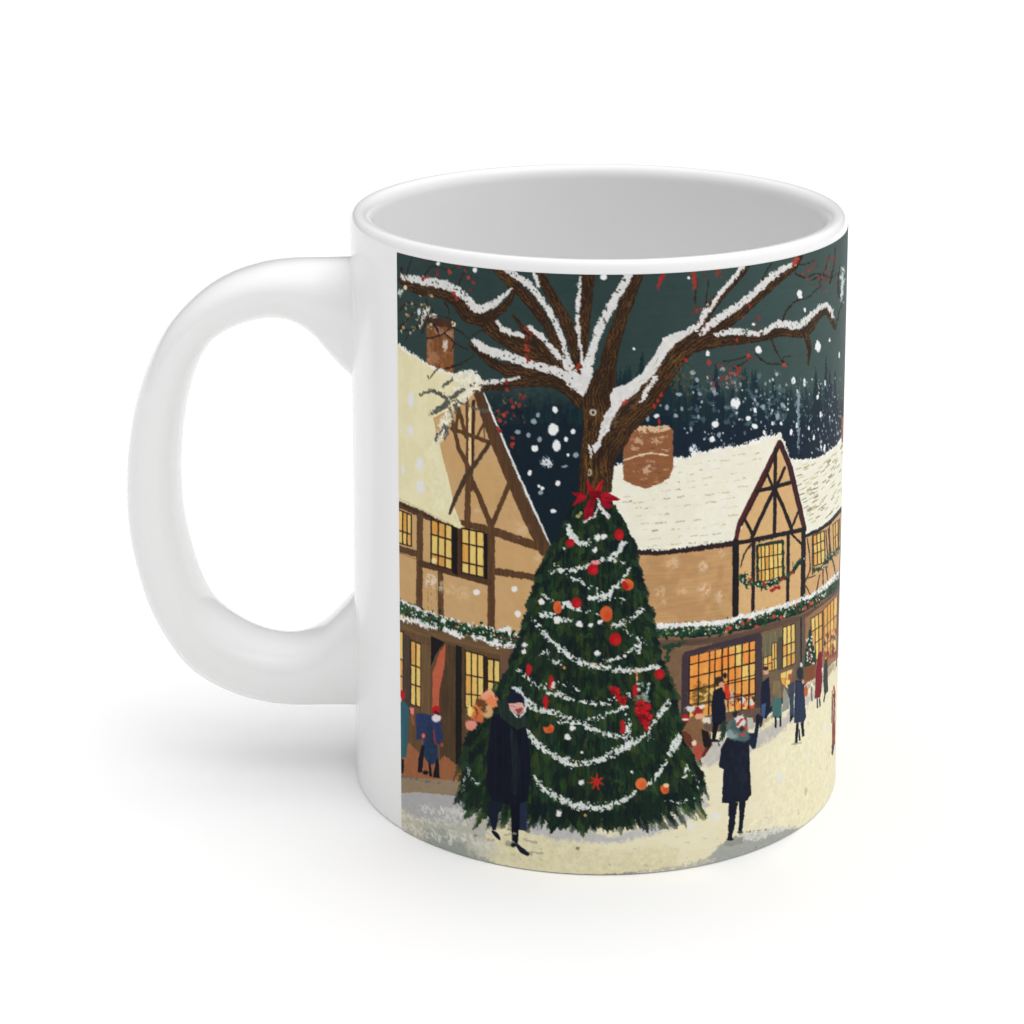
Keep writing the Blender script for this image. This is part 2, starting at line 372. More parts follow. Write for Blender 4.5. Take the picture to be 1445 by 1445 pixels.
def garland(pts, w_, snow_up=True, n=90, sw=4.0, low=False, sc=1.0):
    p = smooth(pts, 6)
    stroke(pts, w_*.8, (30, 58, 42), var=.25, rough=4)
    for _ in range(n*3):
        a = p[R.randrange(len(p))]
        dab(a[0]+U(-3, 3), a[1]+R.gauss(0, .3)*w_, U(1, 2.6)*sc, U(1.4, 3.4), R.choice([(26, 50, 36), (36, 72, 46), (22, 44, 38), (48, 84, 50)]), ang=U(-1, 1), rough=2)
    for _ in range(n//6):
        a = p[R.randrange(len(p))]
        dab(a[0]+U(-3, 3), a[1]+U(-.35, .4)*w_, U(.8, 2)*sc, U(.8, 1.9), R.choice([(160, 56, 42), (176, 90, 54), (130, 36, 36), (150, 124, 66)]), rough=1)
    if snow_up:
        q = [(a[0], a[1]-w_*.5) for a in pts]
        stroke(q, sw, SNOW, rough=4, dry=-.15 if low else -.35)
    for _ in range(n//2):
        a = p[R.randrange(len(p))]
        dab(a[0]+U(-3, 3), a[1]+U(-.5, .45)*w_, U(.7, 1.7)*sc, U(.7, 1.6), (218, 220, 214), rough=2, alpha=.9)
garland([(560, 852), (577, 862), (600, 871), (625, 879), (656, 888), (690, 894), (718, 901), (736, 905)], 17, n=130, sw=3, low=True)
for a in ([(566, 872), (585, 877), (600, 883), (617, 886)], [(588, 876), (606, 884)], [(668, 898), (686, 903)], [(628, 889), (640, 893), (652, 898)], [(692, 907), (705, 911)], [(714, 911), (726, 912)]):
    stroke(a, U(5, 7), SNOW, rough=4, dry=-.5)
for x, y, rx in ((590, 861, 4), (626, 876, 4), (716, 888, 6), (738, 888, 5), (733, 897, 4), (707, 890, 4), (662, 882, 3), (570, 850, 4), (700, 904, 5), (740, 909, 3)): dab(x, y, rx, rx*.7, SNOW, rough=3)

# ---- right house
rt = [(862, 664), (866, 658), (905, 655), (952, 648), (975, 646), (980, 640), (1001, 637), (1023, 633), (1046, 629), (1066, 624), (1081, 617), (1092, 615), (1100.5, 612.5)]
roofR = rt+[(1106, 622), (1115, 649), (1142, 649), (1163.5, 642), (1175, 634), (1183, 626), (1189, 613), (1200, 600), (1200, 700), (1187, 717), (1171, 734), (1154, 746), (1136, 754),
            (1133, 745), (1100, 640), (1038, 762), (1013, 766), (980, 771), (938, 775), (896, 776), (880, 735), (866, 712), (858, 690)]
poly(roofR, (226, 222, 203), var=.008, rough=2.2, col2=(228, 225, 209), mix='b')
stroke(rt, 3.5, (232, 230, 222), rough=5); stroke([(1115, 649), (1142, 649), (1163.5, 642), (1183, 626), (1190, 614)], 3, (232, 230, 222), rough=3)
for r_ in range(11):                                            # courses of shingles showing through the snow
    t = (r_+.7)/11
    x = 880
    while x < 1092:
        ln = U(4, 16)
        yt = interp(x, [(866, 658), (980, 642), (1066, 625), (1100, 614)]); yb = interp(x, [(880, 775), (980, 771), (1038, 762), (1100, 752)])
        y = lerp(yt+5, yb, t)+U(-2, 2)
        gx = 1100-(y-622)*.5
        lx = 868+max(0, (y-700))*.42
        if x+ln < gx-3 and x > lx and R.random() < .8:
            stroke([(x, y+.5), (x+ln*.5, y-ln*.04+U(-.6, .6)), (x+ln, y-ln*.09)], U(.9, 1.9), R.choice([(186, 180, 130), (168, 160, 112), (196, 190, 148), (120, 108, 80)]), rough=1.6, alpha=U(.45, .95), dry=-.2)
        x += ln+U(3, 14)
for _ in range(120):
    x = U(1118, 1187); t = R.random()
    y = lerp(interp(x, [(1118, 653), (1142, 652), (1163, 645), (1183, 630), (1190, 618)])+4, interp(x, [(1118, 752), (1136, 752), (1154, 744), (1171, 732), (1187, 714)])-4, t)
    if x < 1100+(y-612)*.28+3: continue
    s = interp(x, [(1118, .3), (1160, .8), (1187, 1.6)]); ln = interp(x, [(1118, 7), (1187, 3)])
    stroke([(x, y), (x+ln, y-ln*s)], U(.8, 1.3), R.choice([(180, 172, 122), (150, 140, 100), (90, 80, 62)]), rough=.8, alpha=.85)
# chimney
poly([(890, 608), (902, 601), (918, 603), (942, 602), (950, 607), (950, 660), (944, 674), (932, 682), (910, 690), (894, 684), (880, 677), (879, 625), (888, 618)], (142, 93, 60), var=.13, tex='h', rough=1.8, col2=(128, 82, 54), mix='h', thr=.1)
poly([(890, 606), (902, 600), (942, 601), (949, 606), (930, 609), (905, 612)], (206, 172, 138), rough=2.5, dry=-.3)
for x, y, rx, ry in ((900, 622, 8, 5), (892, 632, 5, 5), (918, 656, 7, 7), (912, 664, 6, 5), (925, 622, 9, 3), (938, 634, 8, 2), (930, 616, 10, 1.6)): dab(x, y, rx, ry, (206, 172, 146), rough=5, alpha=.75, dry=-.15)
for i in range(70):
    x = U(882, 944); y = U(610, 684)
    if y > 688-abs(x-912)*.5 or x > 938: continue
    stroke([(x, y), (x+U(4, 9), y-U(0, 1))], U(1.4, 3), R.choice([(122, 78, 54), (162, 116, 84), (112, 74, 56), (188, 152, 124), (140, 88, 56)]), rough=2, alpha=.7, dry=-.2)
stroke([(879, 650), (900, 643), (920, 640), (942, 642)], 2.2, (216, 190, 160), rough=1.6)
stroke([(926, 617), (926, 628)], 1.4, (196, 160, 130), rough=1)
dab(926, 587, 4, 3, SNOW, rough=1.5); dab(930, 595, 2, 4, (170, 36, 38), rough=1.5)
dab(978, 634, 6, 7, (214, 220, 226), rough=5, dry=-.2)
# walls
poly([(896, 782), (940, 781), (1000, 774), (1037, 767), (1036, 872), (1000, 880), (930, 886), (921, 884), (905, 820)], (188, 148, 102), var=.05, tex='h', rough=.8, col2=(178, 138, 94), mix='b')
poly([(1100, 622), (1118, 690), (1135, 745), (1135, 852), (1100, 862), (1036, 874), (1038, 764), (1060, 715)], (204, 166, 116), var=.03, rough=.6)
poly([(1134, 757), (1154, 749), (1171, 737), (1190, 716), (1190, 800), (1163, 832), (1134, 848)], (200, 160, 112), var=.04, rough=.6)
for x, y, s in ((948.7, 795, 9), (930.7, 835, 8), (963, 834, 6), (993.7, 832.7, 9), (1019, 781, 5), (993, 799.7, 8), (995, 830, 9), (1014, 843, 8), (936, 850, 5), (993, 800, 5), (1015, 838, 5)):
    dab(x, y, s*.85, s, (212, 182, 150), rough=5, alpha=.6, dry=-.15, soft=.6)
dk = (38, 33, 35)
B([(892, 777), (905, 780), (925, 781), (965, 777), (1000, 772), (1038, 766)], [2, 6, 6, 6, 7, 8], (48, 33, 36), rough=1.8)
stroke([(880, 770), (905, 774), (938, 774), (1000, 767), (1037, 759)], 3, (226, 222, 206), rough=3)
Bd = lambda p, w_, c=dk: stroke(p, [a*1.12 for a in w_] if isinstance(w_, list) else w_*1.15, c, var=.1, rough=.7, sm=False)
Bd([(1099, 626), (1070, 685), (1043, 739), (1038, 762)], [6, 6, 6, 5], (78, 36, 38)); Bd([(1100, 628), (1075, 684), (1046, 741)], 3, (48, 34, 36))
Bd([(1100, 624), (1114, 658), (1133, 738), (1135, 748)], [6, 7, 6, 5], (60, 34, 38))
Bd([(1038, 764), (1037.5, 871)], 8, (30, 29, 33)); Bd([(1037, 767), (1073, 760), (1134, 747)], [5, 6, 5.5]); Bd([(1133.5, 746), (1132.5, 848)], 5.6, (34, 32, 36))
Bd([(1063, 764), (1062, 868)], 4.4); Bd([(1112, 752), (1111, 853)], 4); Bd([(1094, 634), (1092.5, 755)], 4.4)
Bd([(1068, 693), (1091, 688), (1114, 681)], 5); Bd([(1091.6, 692), (1072, 733), (1061, 758)], 4.6); Bd([(1094, 692), (1105, 716), (1117, 748)], 4.6)
Bd([(1081, 665), (1091, 690)], 3.4); Bd([(1107, 660), (1095, 688)], 3.6); Bd([(1051, 733), (1061, 753)], 4); Bd([(1126, 722), (1116, 746)], 2.8); Bd([(1116, 753), (1133, 770)], 2.8)
stroke([(1060, 768), (1050, 782), (1045, 800)], [3.4, 1.6], (60, 52, 48), rough=1)
panes([(1069, 771), (1104, 765.5), (1104.5, 815), (1070, 822)], [0, .13, .28, .45, .62, .8, 1], [0, .32, .68, 1], frame=(42, 40, 34), lw=1.5, ora=.35, fw=2)
stroke([(1069, 822), (1068, 770), (1104, 763), (1105, 812)], 3.6, (40, 52, 44), rough=1.4, sm=False); stroke([(1066, 766), (1090, 760)], 2, (40, 52, 44), rough=2, dry=-.2)
garland([(1045, 815), (1052, 822), (1064, 823), (1076, 827), (1089, 823), (1103, 816), (1117, 807), (1131, 790)], 6.5, snow_up=False, n=34, sc=.7)
for a in ([(1050, 822), (1052, 806)], [(1046, 812), (1056, 810)], [(1062, 820), (1060, 808)], [(1119, 808), (1118, 792)], [(1075, 828), (1073, 834)]): stroke(a, [3, 1], (30, 56, 40), rough=2.4)
for x, y in ((1078, 824), (1094, 829), (1091, 832), (1098, 829), (1117, 808), (1102, 818), (1060, 818), (1088, 833)): dab(x, y, 2.4, 2.6, (150, 42, 42), rough=1.4)
Bd([(1135, 757), (1154, 749), (1171, 737), (1188, 717)], 4)
panes([(1147, 756), (1162.5, 749), (1164, 793), (1148, 799)], [0, .33, .66, 1], [0, .3, .6, 1], frame=(46, 38, 34), lw=1.4, ora=.6)
panes([(1175, 740), (1182, 734), (1182, 772), (1176, 780)], [0, .5, 1], [0, .5, 1], frame=(46, 38, 34), lw=1, ora=.6)
for a in ([(1139, 760), (1143, 800), (1136, 820)], [(1146, 756), (1146, 810)], [(1165, 748), (1168, 792)], [(1168, 746), (1172, 780)], [(1170, 740), (1170, 790)], [(1184, 732), (1183, 775)],
          [(1136, 817), (1150, 812)], [(1136, 826), (1144, 840)], [(1156, 812), (1152, 832)], [(1161, 800), (1161, 826)], [(1165, 800), (1168, 820)], [(1172, 780), (1180, 815)]):
    stroke(a, 1.7, (66, 54, 46), rough=.8)
garland([(1148, 804), (1156, 803), (1163, 797), (1167, 788), (1175, 783), (1183, 774)], 4.5, snow_up=False, n=20, sc=.45)
# garland band along the shop fronts
gb = [(918, 892), (950, 891), (980, 889), (1013, 887), (1040, 881), (1073, 873), (1104, 864), (1134, 853), (1162, 838), (1184, 815)]
poly([(918, 896), (980, 900), (1055, 888), (1130, 866), (1186, 830), (1186, 890), (1130, 950), (1075, 1010), (960, 1040), (935, 960)], (118, 92, 70), var=.06, rough=1)
stroke([(925, 908), (980, 906), (1040, 898), (1100, 880), (1134, 870), (1165, 850), (1185, 828)], [10, 9, 8, 8, 7, 5, 4], (92, 72, 60), rough=1.2, tex='h')
garland(gb, 15, n=220, sw=5, sc=.8)
stroke([(a[0], a[1]-9) for a in gb], [5, 6, 6, 6, 6, 6, 5, 5, 4, 3], SNOW, rough=3.4, dry=-.6)
for x, y in ((1030, 886), (1025, 889), (1057, 875), (1048, 880), (1092, 870), (1102, 871), (1068, 884), (1136, 858), (1144, 851)): dab(x, y, 2.6, 2.6, (190, 66, 48), rough=1.4)
stroke([(938, 912), (955, 910), (968, 906)], [7, 3], (34, 62, 44), rough=4); stroke([(944, 912), (941, 930), (937, 940)], [6, 2], (34, 60, 44), rough=4)
# big shop window
poly([(962, 926), (966, 920), (1000, 910), (1072, 892), (1075, 900), (1076, 1010), (961, 1020)], (62, 51, 58), var=.08, rough=1)
big = [(973, 926.5), (1066.5, 904), (1066.5, 998), (971, 1014)]
panes(big, [0, .14, .3, .38, .5, .59, .69, .79, .9, 1], [0, .13, .33, .56, .8, 1], frame=(40, 30, 26), lw=1.5, ora=.6, fw=0, cols_o=(220, 136, 62))
for x, y, w_ in ((1003, 925, 7), (1010, 924, 7), (1022, 930, 8), (990, 934, 8), (985, 950, 7), (1030, 922, 6)): dab(x, y, w_, 9, (224, 128, 58), rough=4, alpha=.5, soft=.6)
for _ in range(60): dab(986+R.gauss(0, 7), 978+R.gauss(0, 9), U(2, 4), U(1, 3), R.choice([(92, 74, 38), (126, 92, 42), (70, 60, 34)]), rough=3, alpha=.55)
for _ in range(36): dab(U(1030, 1064), lerp(996, 980, R.random())+U(-4, 4), U(1.5, 3.5), U(1.5, 4), R.choice([(216, 204, 190), (196, 64, 44), (150, 80, 48), (90, 60, 44), (222, 150, 90), (170, 172, 180)]), rough=2)
for u in (973, 986, 1001, 1009, 1018.5, 1027.5, 1037.5, 1047, 1057, 1066): stroke([(u, interp(u, [(973, 926), (1066, 904)])), (u-1, interp(u, [(973, 1012), (1066, 998)]))], 1.6, (38, 30, 28), rough=.6, sm=False)
for y0, y1 in ((938, 916), (956, 934), (974, 952), (994, 978)): stroke([(973, y0), (1066, y1)], 1.4, (42, 32, 28), rough=.6, sm=False)
poly([(1066, 903), (1075, 898), (1075, 1008), (1066, 1000)], (66, 56, 62), rough=.6)
poly([(961, 1015), (1076, 998), (1076, 1020), (1040, 1040), (975, 1040)], (98, 78, 66), rough=2)
# door bay and windows
poly([(1075, 896), (1104, 888), (1104, 945), (1076, 952)], (108, 102, 78), var=.2, tex='v', rough=.8)
panes([(1077, 928), (1089, 924), (1089, 946), (1077, 948)], 2, [0, .5, 1], frame=(60, 54, 44), lw=1.3); panes([(1089, 908), (1096, 906), (1096, 944), (1089, 946)], 2, [0, .6, 1], frame=(60, 54, 44), lw=1.2)
poly([(1097, 900), (1104, 898), (1104, 948), (1097, 950)], (78, 72, 62), rough=.6)
panes([(1104.5, 885), (1121.5, 880), (1122, 936), (1104, 943)], 3, [0, .45, .72, 1], frame=(54, 44, 36), lw=1.5, ora=.3)
poly([(1122, 878), (1136, 872), (1136, 960), (1122, 960)], (94, 82, 70), var=.1, tex='v', rough=.6); stroke([(1130, 872), (1130, 955)], 2, (36, 32, 34), rough=.6)
poly([(1076, 952), (1122, 938), (1122, 975), (1076, 1000)], (110, 88, 72), rough=1.5, var=.1)
poly([(1136, 872), (1186, 834), (1184, 940), (1136, 975)], (146, 108, 78), rough=.6)
panes([(1144, 873), (1160, 863), (1160, 925), (1146, 935)], [0, .33, .66, 1], [0, .3, .6, 1], frame=(54, 42, 34), lw=1.2, ora=.4)
panes([(1162, 860), (1181, 840), (1180, 918), (1163, 932)], [0, .25, .5, .75, 1], [0, .35, .7, 1], frame=(80, 52, 38), lw=.9, ora=.8)
for _ in range(26): dab(U(1162, 1180), U(890, 925), U(.8, 1.8), U(2, 5), R.choice([(196, 96, 60), (222, 196, 150), (150, 50, 44), (60, 56, 66)]), rough=1.5, alpha=.8)
poly([(1143, 884), (1148, 912), (1151, 938), (1134, 942), (1137, 912)], (28, 58, 44), var=.3, rough=2.4)
for _ in range(26): dab(U(1137, 1149), U(896, 938), U(.7, 1.4), U(.9, 1.8), (208, 214, 208), rough=1)
for _ in range(8): dab(U(1138, 1148), U(900, 938), .9, 1.6, (170, 50, 44))
poly([(1134, 942), (1151, 936), (1150, 956), (1137, 962)], (122, 74, 48), rough=.8)

# ---- snowy ground
g = [(560, 1120), (590, 1118), (640, 1122), (700, 1126), (800, 1130), (940, 1100), (961, 1040), (990, 1034), (1040, 1030), (1070, 1018), (1100, 996), (1130, 970), (1160, 950), (1184, 926), (1200, 910), (1200, 1260), (560, 1260)]
poly(g, (223, 215, 182), var=.012, tex='h', rough=1.6, col2=(225, 218, 188), mix='b')
poly([(1060, 1060), (1190, 950), (1190, 1200), (1060, 1200)], (230, 223, 190), alpha=.7, fade=25, rough=3)
poly([(560, 1121), (590, 1118), (640, 1122), (740, 1126), (760, 1170), (700, 1166), (670, 1190), (640, 1210), (560, 1200)], (168, 167, 167), var=.03, rough=2)
poly([(700, 1140), (760, 1150), (860, 1178), (940, 1158), (1000, 1118), (1002, 1138), (950, 1172), (900, 1186), (850, 1192), (790, 1188), (745, 1178)], (178, 177, 180), rough=5, alpha=.85, fade=5)
poly([(556, 1136), (600, 1150), (650, 1160), (690, 1150), (705, 1170), (660, 1196), (610, 1196), (556, 1180)], (186, 184, 168), rough=9, alpha=.85, fade=6)
poly([(556, 1130), (582, 1150), (600, 1168), (620, 1185), (620, 1200), (590, 1190), (556, 1170)], (190, 184, 158), rough=7, alpha=.8, fade=5)
poly([(594, 1164), (630, 1170), (660, 1192), (690, 1212), (760, 1240), (600, 1220)], (150, 156, 147), rough=8, alpha=.9, fade=6)
poly([(655, 1170), (690, 1172), (700, 1214), (660, 1210)], (184, 183, 172), rough=9, alpha=.7, fade=8)
poly([(686, 1168), (720, 1150), (760, 1176), (860, 1196), (960, 1190), (960, 1232), (840, 1236), (740, 1228), (690, 1214)], (217, 209, 173), rough=8, alpha=.9, fade=8)
for a in ([(566, 1150), (600, 1158), (640, 1164)], [(572, 1166), (600, 1176), (640, 1184)], [(600, 1140), (640, 1146), (690, 1150)], [(640, 1176), (670, 1186), (700, 1196)], [(630, 1152), (660, 1160)]):
    stroke(a, U(6, 12), (208, 207, 200), rough=7, dry=-.1, alpha=.75)
for _ in range(30): dab(U(632, 700), U(1138, 1150), U(4, 11), U(1, 2.4), (202, 202, 198), rough=4, alpha=.35)
poly([(1000, 1044), (1060, 1036), (1110, 1006), (1160, 960), (1176, 950), (1150, 985), (1120, 1020), (1090, 1045), (1060, 1062), (1030, 1070), (1000, 1086), (985, 1078)], (182, 178, 172), rough=5, alpha=.9, fade=5)
poly([(1056, 1024), (1100, 1000), (1140, 965), (1180, 930), (1180, 945), (1120, 990), (1070, 1030)], (150, 130, 110), rough=4, alpha=.7, fade=3)
# foreground slope on the right and the dirty lower rim
poly([(900, 1246), (960, 1228), (1000, 1208), (1016, 1190), (1036, 1184), (1085, 1172), (1120, 1168), (1150, 1160), (1150, 1260), (900, 1260)], (160, 163, 157), var=.03, rough=2.5, fade=2)
stroke([(1040, 1180), (1060, 1180), (1090, 1172), (1120, 1166)], [6, 12, 9, 4], (202, 201, 192), rough=5, dry=-.45)
stroke([(1050, 1172), (1072, 1162), (1088, 1156)], [4, 14, 6], (228, 220, 196), rough=5, dry=-.4, alpha=.8)
stroke([(1034, 1182), (1052, 1174), (1080, 1170)], 2, (140, 130, 112), rough=3, dry=0)
stroke([(820, 1236), (870, 1236), (920, 1232), (970, 1222), (1008, 1212)], [3, 6, 10, 9, 5], (186, 183, 166), rough=5, dry=-.3)
stroke([(600, 1190), (640, 1206), (700, 1221), (760, 1230), (840, 1234), (900, 1232)], 1.6, (126, 126, 108), rough=1.5, dry=-.1)
for _ in range(50):
    x = U(590, 1120); dab(x, U(1150, 1225), U(1, 3.5), U(.5, 1.3), R.choice([(180, 168, 128), (190, 178, 140), (160, 150, 118)]), rough=3, alpha=.5)
for x, y, rx, ry, c in ((815, 1197, 3, 2.4, (120, 108, 90)), (671, 1179, 2.4, 1.8, (130, 120, 98)), (1137, 1117, 2, 6, (198, 180, 132)), (1115, 920, 1, 2, (150, 140, 110)), (1127, 1146, .8, 3, (170, 156, 112)),
                        (1167, 1083, 1, 5, (206, 186, 146)), (1158, 1084, .8, 2, (190, 180, 140)), (1067, 1196, 1.4, 1.8, (120, 118, 104)), (1170, 1066, 1, 6, (214, 196, 160)), (1140, 1020, 1, 3, (212, 200, 168))):
    dab(x, y, rx, ry, c, rough=1.6, alpha=.85)
for x, y, rx, ry in ((1100.4, 1097, 4, 6), (1008.6, 1152, 5, 6), (975, 1166, 4.5, 5), (1139, 1068, 1.6, 4), (1166, 1026, 1.8, 6), (1168, 1105, 1.4, 5)): dab(x, y, rx, ry, (222, 220, 216), soft=.9, rough=1.2)

# ---- great bare tree
bk = (47, 34, 26); bk2 = (88, 61, 36)
def limb(p, w_): stroke(p, w_, bk, rough=1.6, col2=bk2, bark=True)
def snow(p, w_, **k_):
    w_ = [a*.9 for a in w_] if isinstance(w_, list) else w_*.9
    stroke(p, w_, (212, 210, 207), var=.04, rough=3.2, dry=-.5, **k_)
limb([(566, 396), (590, 409), (622, 413), (643, 424), (662, 443), (684, 450), (699, 466), (731, 485), (769, 508), (797, 530), (820, 556)], [9, 13, 15, 17, 24, 26, 24, 27, 30, 26, 22])
limb([(686, 448), (706, 438), (720, 424), (725, 408)], [16, 12, 9, 6])
limb([(664, 486), (703, 517), (743, 528), (795, 537), (820, 556)], [6, 15, 22, 22, 20])
limb([(678, 547), (696, 547), (732, 541), (769, 537), (796, 543), (822, 566)], [7, 9, 13, 18, 22, 22])
limb([(703, 380), (727, 404), (753, 431), (773, 462), (796, 503), (815, 536)], [14, 16, 15, 13, 12, 10])
limb([(724, 444), (740, 466), (766, 489), (793, 518)], [4, 8, 16, 16])
limb([(758, 382), (777, 415), (798, 452), (811, 486), (820, 526)], [14, 14, 16, 18, 14])
limb([(830, 385), (827, 433), (823, 486), (820, 520)], [19, 17, 13, 9])
limb([(899, 385), (887, 420), (872, 462), (861, 499), (853, 552), (846, 600)], [20, 19, 20, 22, 26, 34])
limb([(978, 482), (1003, 434), (1024, 410), (1048, 382), (1058, 368)], [14, 13, 11, 10, 8])
limb([(985, 482), (1029, 454), (1063, 425), (1092, 400), (1119, 378), (1130, 362)], [24, 15, 12, 10, 9, 6])
limb([(977, 489), (1024, 481), (1063, 478), (1103, 469), (1134, 470), (1150, 451), (1166, 440), (1177, 462)], [18, 14, 12, 12, 13, 10, 8, 5])
limb([(1136, 470), (1142, 492), (1140, 515)], [8, 6, 1.5])
limb([(838, 645), (858, 612), (884, 590), (917, 556), (942, 517), (967, 491), (992, 474)], [30, 42, 42, 36, 32, 28, 22])
poly([(861, 520), (869, 521), (869, 560), (859, 570)], (56, 38, 28), var=.3, tex='v')
limb([(836, 690), (840, 640), (843, 600), (838, 560), (848, 530)], [40, 40, 40, 34, 20])
limb([(858, 690), (858, 650), (880, 612)], [12, 20, 22])
# bark grain
for _ in range(150):
    t = R.random(); x = lerp(842, 838, t)+U(-17, 17); y = lerp(575, 680, R.random())
    stroke([(x, y), (x+U(-2, 2), y+U(8, 26))], U(.6, 1.5), R.choice([(40, 28, 22), (126, 88, 42), (94, 64, 34), (36, 26, 22)]), rough=1.4, alpha=.7)
for _ in range(150):
    t = R.random(); ax = lerp(862, 960, t); ay = lerp(612, 500, t)-14*math.sin(t*3); nx = U(-13, 13)
    x = ax+nx*.75; y = ay+nx*.65
    stroke([(x, y), (x+U(4, 10), y-U(5, 12))], U(.6, 1.5), R.choice([(40, 28, 22), (128, 88, 42), (94, 64, 34), (36, 26, 22)]), rough=1.4, alpha=.6)
# snow lying on the limbs
snow([(570, 391), (598, 397), (627, 402), (648, 412), (664, 426), (675, 436), (700, 427), (723, 407)], [9, 13, 14, 12, 12, 14, 11, 4])
snow([(701, 455), (714, 467), (738, 474)], [5, 8, 7]); snow([(668, 481), (690, 495), (717, 503), (756, 516), (790, 526), (812, 544)], [9, 14, 14, 13, 14, 16])
snow([(748, 462), (766, 477), (790, 504), (812, 530), (820, 548)], [6, 8, 9, 13, 16]); snow([(680, 541), (705, 538), (732, 533)], [6, 6, 3])
snow([(712, 379), (743, 399), (762, 420), (780, 447), (792, 476), (800, 502), (812, 530)], [7, 11, 9, 9, 8, 7, 9])
snow([(754, 383), (760, 404)], 5, sm=False); snow([(819, 392), (815, 446), (818, 481), (822, 514)], [3, 7, 5, 5])
snow([(889, 385), (869, 421), (860, 436), (846, 463), (836, 494), (828, 526), (822, 552)], [12, 13, 14, 13, 12, 18, 10])
poly([(808, 522), (822, 530), (836, 500), (834, 535), (822, 560), (812, 546)], (212, 210, 207), rough=2)
snow([(600, 396), (607, 400)], 6); snow([(983, 464), (995, 441), (998, 430)], [8, 8, 3]); snow([(1000, 440), (1011, 422), (1029, 399), (1048, 376)], [6, 6, 7, 6])
snow([(990, 470), (1003, 458), (1024, 443), (1055, 421), (1077, 401), (1098, 384), (1120, 372)], [8, 12, 12, 10, 11, 10, 6])
snow([(1010, 472), (1040, 468), (1071, 471), (1098, 457), (1124, 460), (1142, 447), (1161, 431), (1170, 434), (1175, 447)], [6, 9, 7, 10, 11, 8, 7, 6, 4])
poly([(886, 541), (866, 548), (861, 558), (862, 573), (852, 588), (847, 606), (843, 622), (836, 629), (838, 641), (847, 630), (849, 618), (859, 608), (866, 590), (874, 575), (888, 562), (899, 555), (906, 543),
      (924, 528), (933, 512), (944, 494), (958, 482), (972, 472), (985, 462), (980, 458), (966, 466), (950, 470), (937, 477), (928, 492), (919, 507), (906, 526)], (212, 210, 207), rough=2.2, var=.04)
snow([(924, 533), (914, 550), (903, 568)], [8, 8, 4]); snow([(832, 628), (834, 645)], [4, 3])
for _ in range(70):
    t = R.random(); x = lerp(846, 970, t)+U(-8, 8); y = lerp(612, 474, t)+U(-8, 8)
    stroke([(x, y), (x+U(2, 7), y-U(2, 7))], U(.5, 1), (120, 108, 98), rough=1.4, alpha=.5)
dab(837, 582, 4.6, 4.8, (186, 180, 170), rough=1); dab(837, 582, 2.2, 2.6, (60, 48, 42)); dab(832, 667, 2.6, 5, (176, 160, 130), rough=1.6); dab(832, 667, 1.2, 3, (90, 68, 44))
for x, y in ((815, 520), (817, 515), (884, 566), (880, 569), (928, 565), (933, 558), (923, 573), (968, 508)): dab(x, y, 2.4, 3, (170, 50, 36), rough=1.6, alpha=.85)
# twigs and berries
tw = [[(565, 462), (578, 448), (592, 436), (604, 424)], [(572, 480), (584, 464), (598, 452), (610, 444)], [(563, 440), (575, 428), (588, 430)], [(566, 378), (575, 400)], [(574, 388), (583, 360)], [(600, 388), (606, 379), (614, 376), (634, 381), (650, 376)],
      [(648, 402), (655, 385), (662, 378)], [(628, 426), (634, 440), (630, 450)], [(596, 470), (604, 452), (620, 446), (640, 452)], [(607, 452), (618, 466), (621, 476)], [(603, 478), (620, 474), (636, 462), (642, 452)],
      [(628, 470), (645, 486), (662, 494)], [(640, 462), (655, 472), (666, 482)], [(668, 474), (676, 468), (690, 466)], [(560, 464), (580, 466), (596, 460)], [(630, 520), (648, 514), (664, 506), (670, 500)], [(610, 530), (618, 520), (624, 512)],
      [(642, 484), (636, 496)], [(612, 440), (600, 420)], [(982, 440), (980, 420), (984, 400), (978, 384)], [(1104, 452), (1112, 436), (1124, 424), (1140, 420), (1152, 408), (1160, 402)], [(1128, 374), (1140, 372), (1152, 366)],
      [(1122, 386), (1136, 392), (1152, 386), (1166, 392)], [(1088, 480), (1096, 498), (1108, 518)], [(1066, 500), (1080, 512), (1098, 514), (1112, 514)], [(1020, 510), (1036, 508), (1056, 502)], [(1035, 520), (1056, 508), (1058, 500)],
      [(1156, 400), (1164, 380), (1170, 360)], [(1076, 396), (1084, 378), (1088, 372)], [(1170, 400), (1176, 376), (1178, 350)], [(996, 434), (998, 410), (1000, 395)], [(1184, 420), (1182, 396), (1186, 372)], [(1108, 514), (1104, 506), (1116, 502)],
      [(1146, 395), (1160, 388), (1172, 392), (1184, 384)], [(1178, 465), (1184, 440), (1190, 420)]]
for p in tw: stroke(p, [U(2, 3), U(.8, 1.4)], (46, 36, 30), rough=1.8)
def berries(L, s=2.2, c=((142, 48, 42), (160, 58, 46), (120, 42, 40))):
    for x, y in L: dab(x+U(-.6, .6), y, s*U(.7, 1.2)*(1 if x < 1100 else .7), s*U(.8, 1.3), R.choice(c), rough=1.6)
berries([(601, 366), (618, 384), (648, 375), (657, 382), (661, 392), (668, 399), (664, 409), (605, 391), (598, 394), (635, 385), (617, 388), (643, 418), (640, 414), (645, 422), (577, 446), (634, 382)], 2.6)
for _ in range(10): dab(U(742, 750), U(462, 512), 1.5, 2, (120, 50, 40), rough=1.5)
berries([(741, 463), (745, 466), (742, 493), (746, 495), (744, 503), (747, 508), (742, 488)], 2.6)
stroke([(936, 388), (931, 400), (928, 408)], [6, 3], (150, 42, 44), rough=4); stroke([(978, 384), (980, 395), (981, 406)], [8, 4], (142, 56, 46), rough=5)
stroke([(1012, 380), (1014, 392)], [8, 6], (128, 56, 46), rough=6, dry=-.2); stroke([(992, 382), (998, 392)], [8, 5], (104, 56, 44), rough=6, dry=-.1)
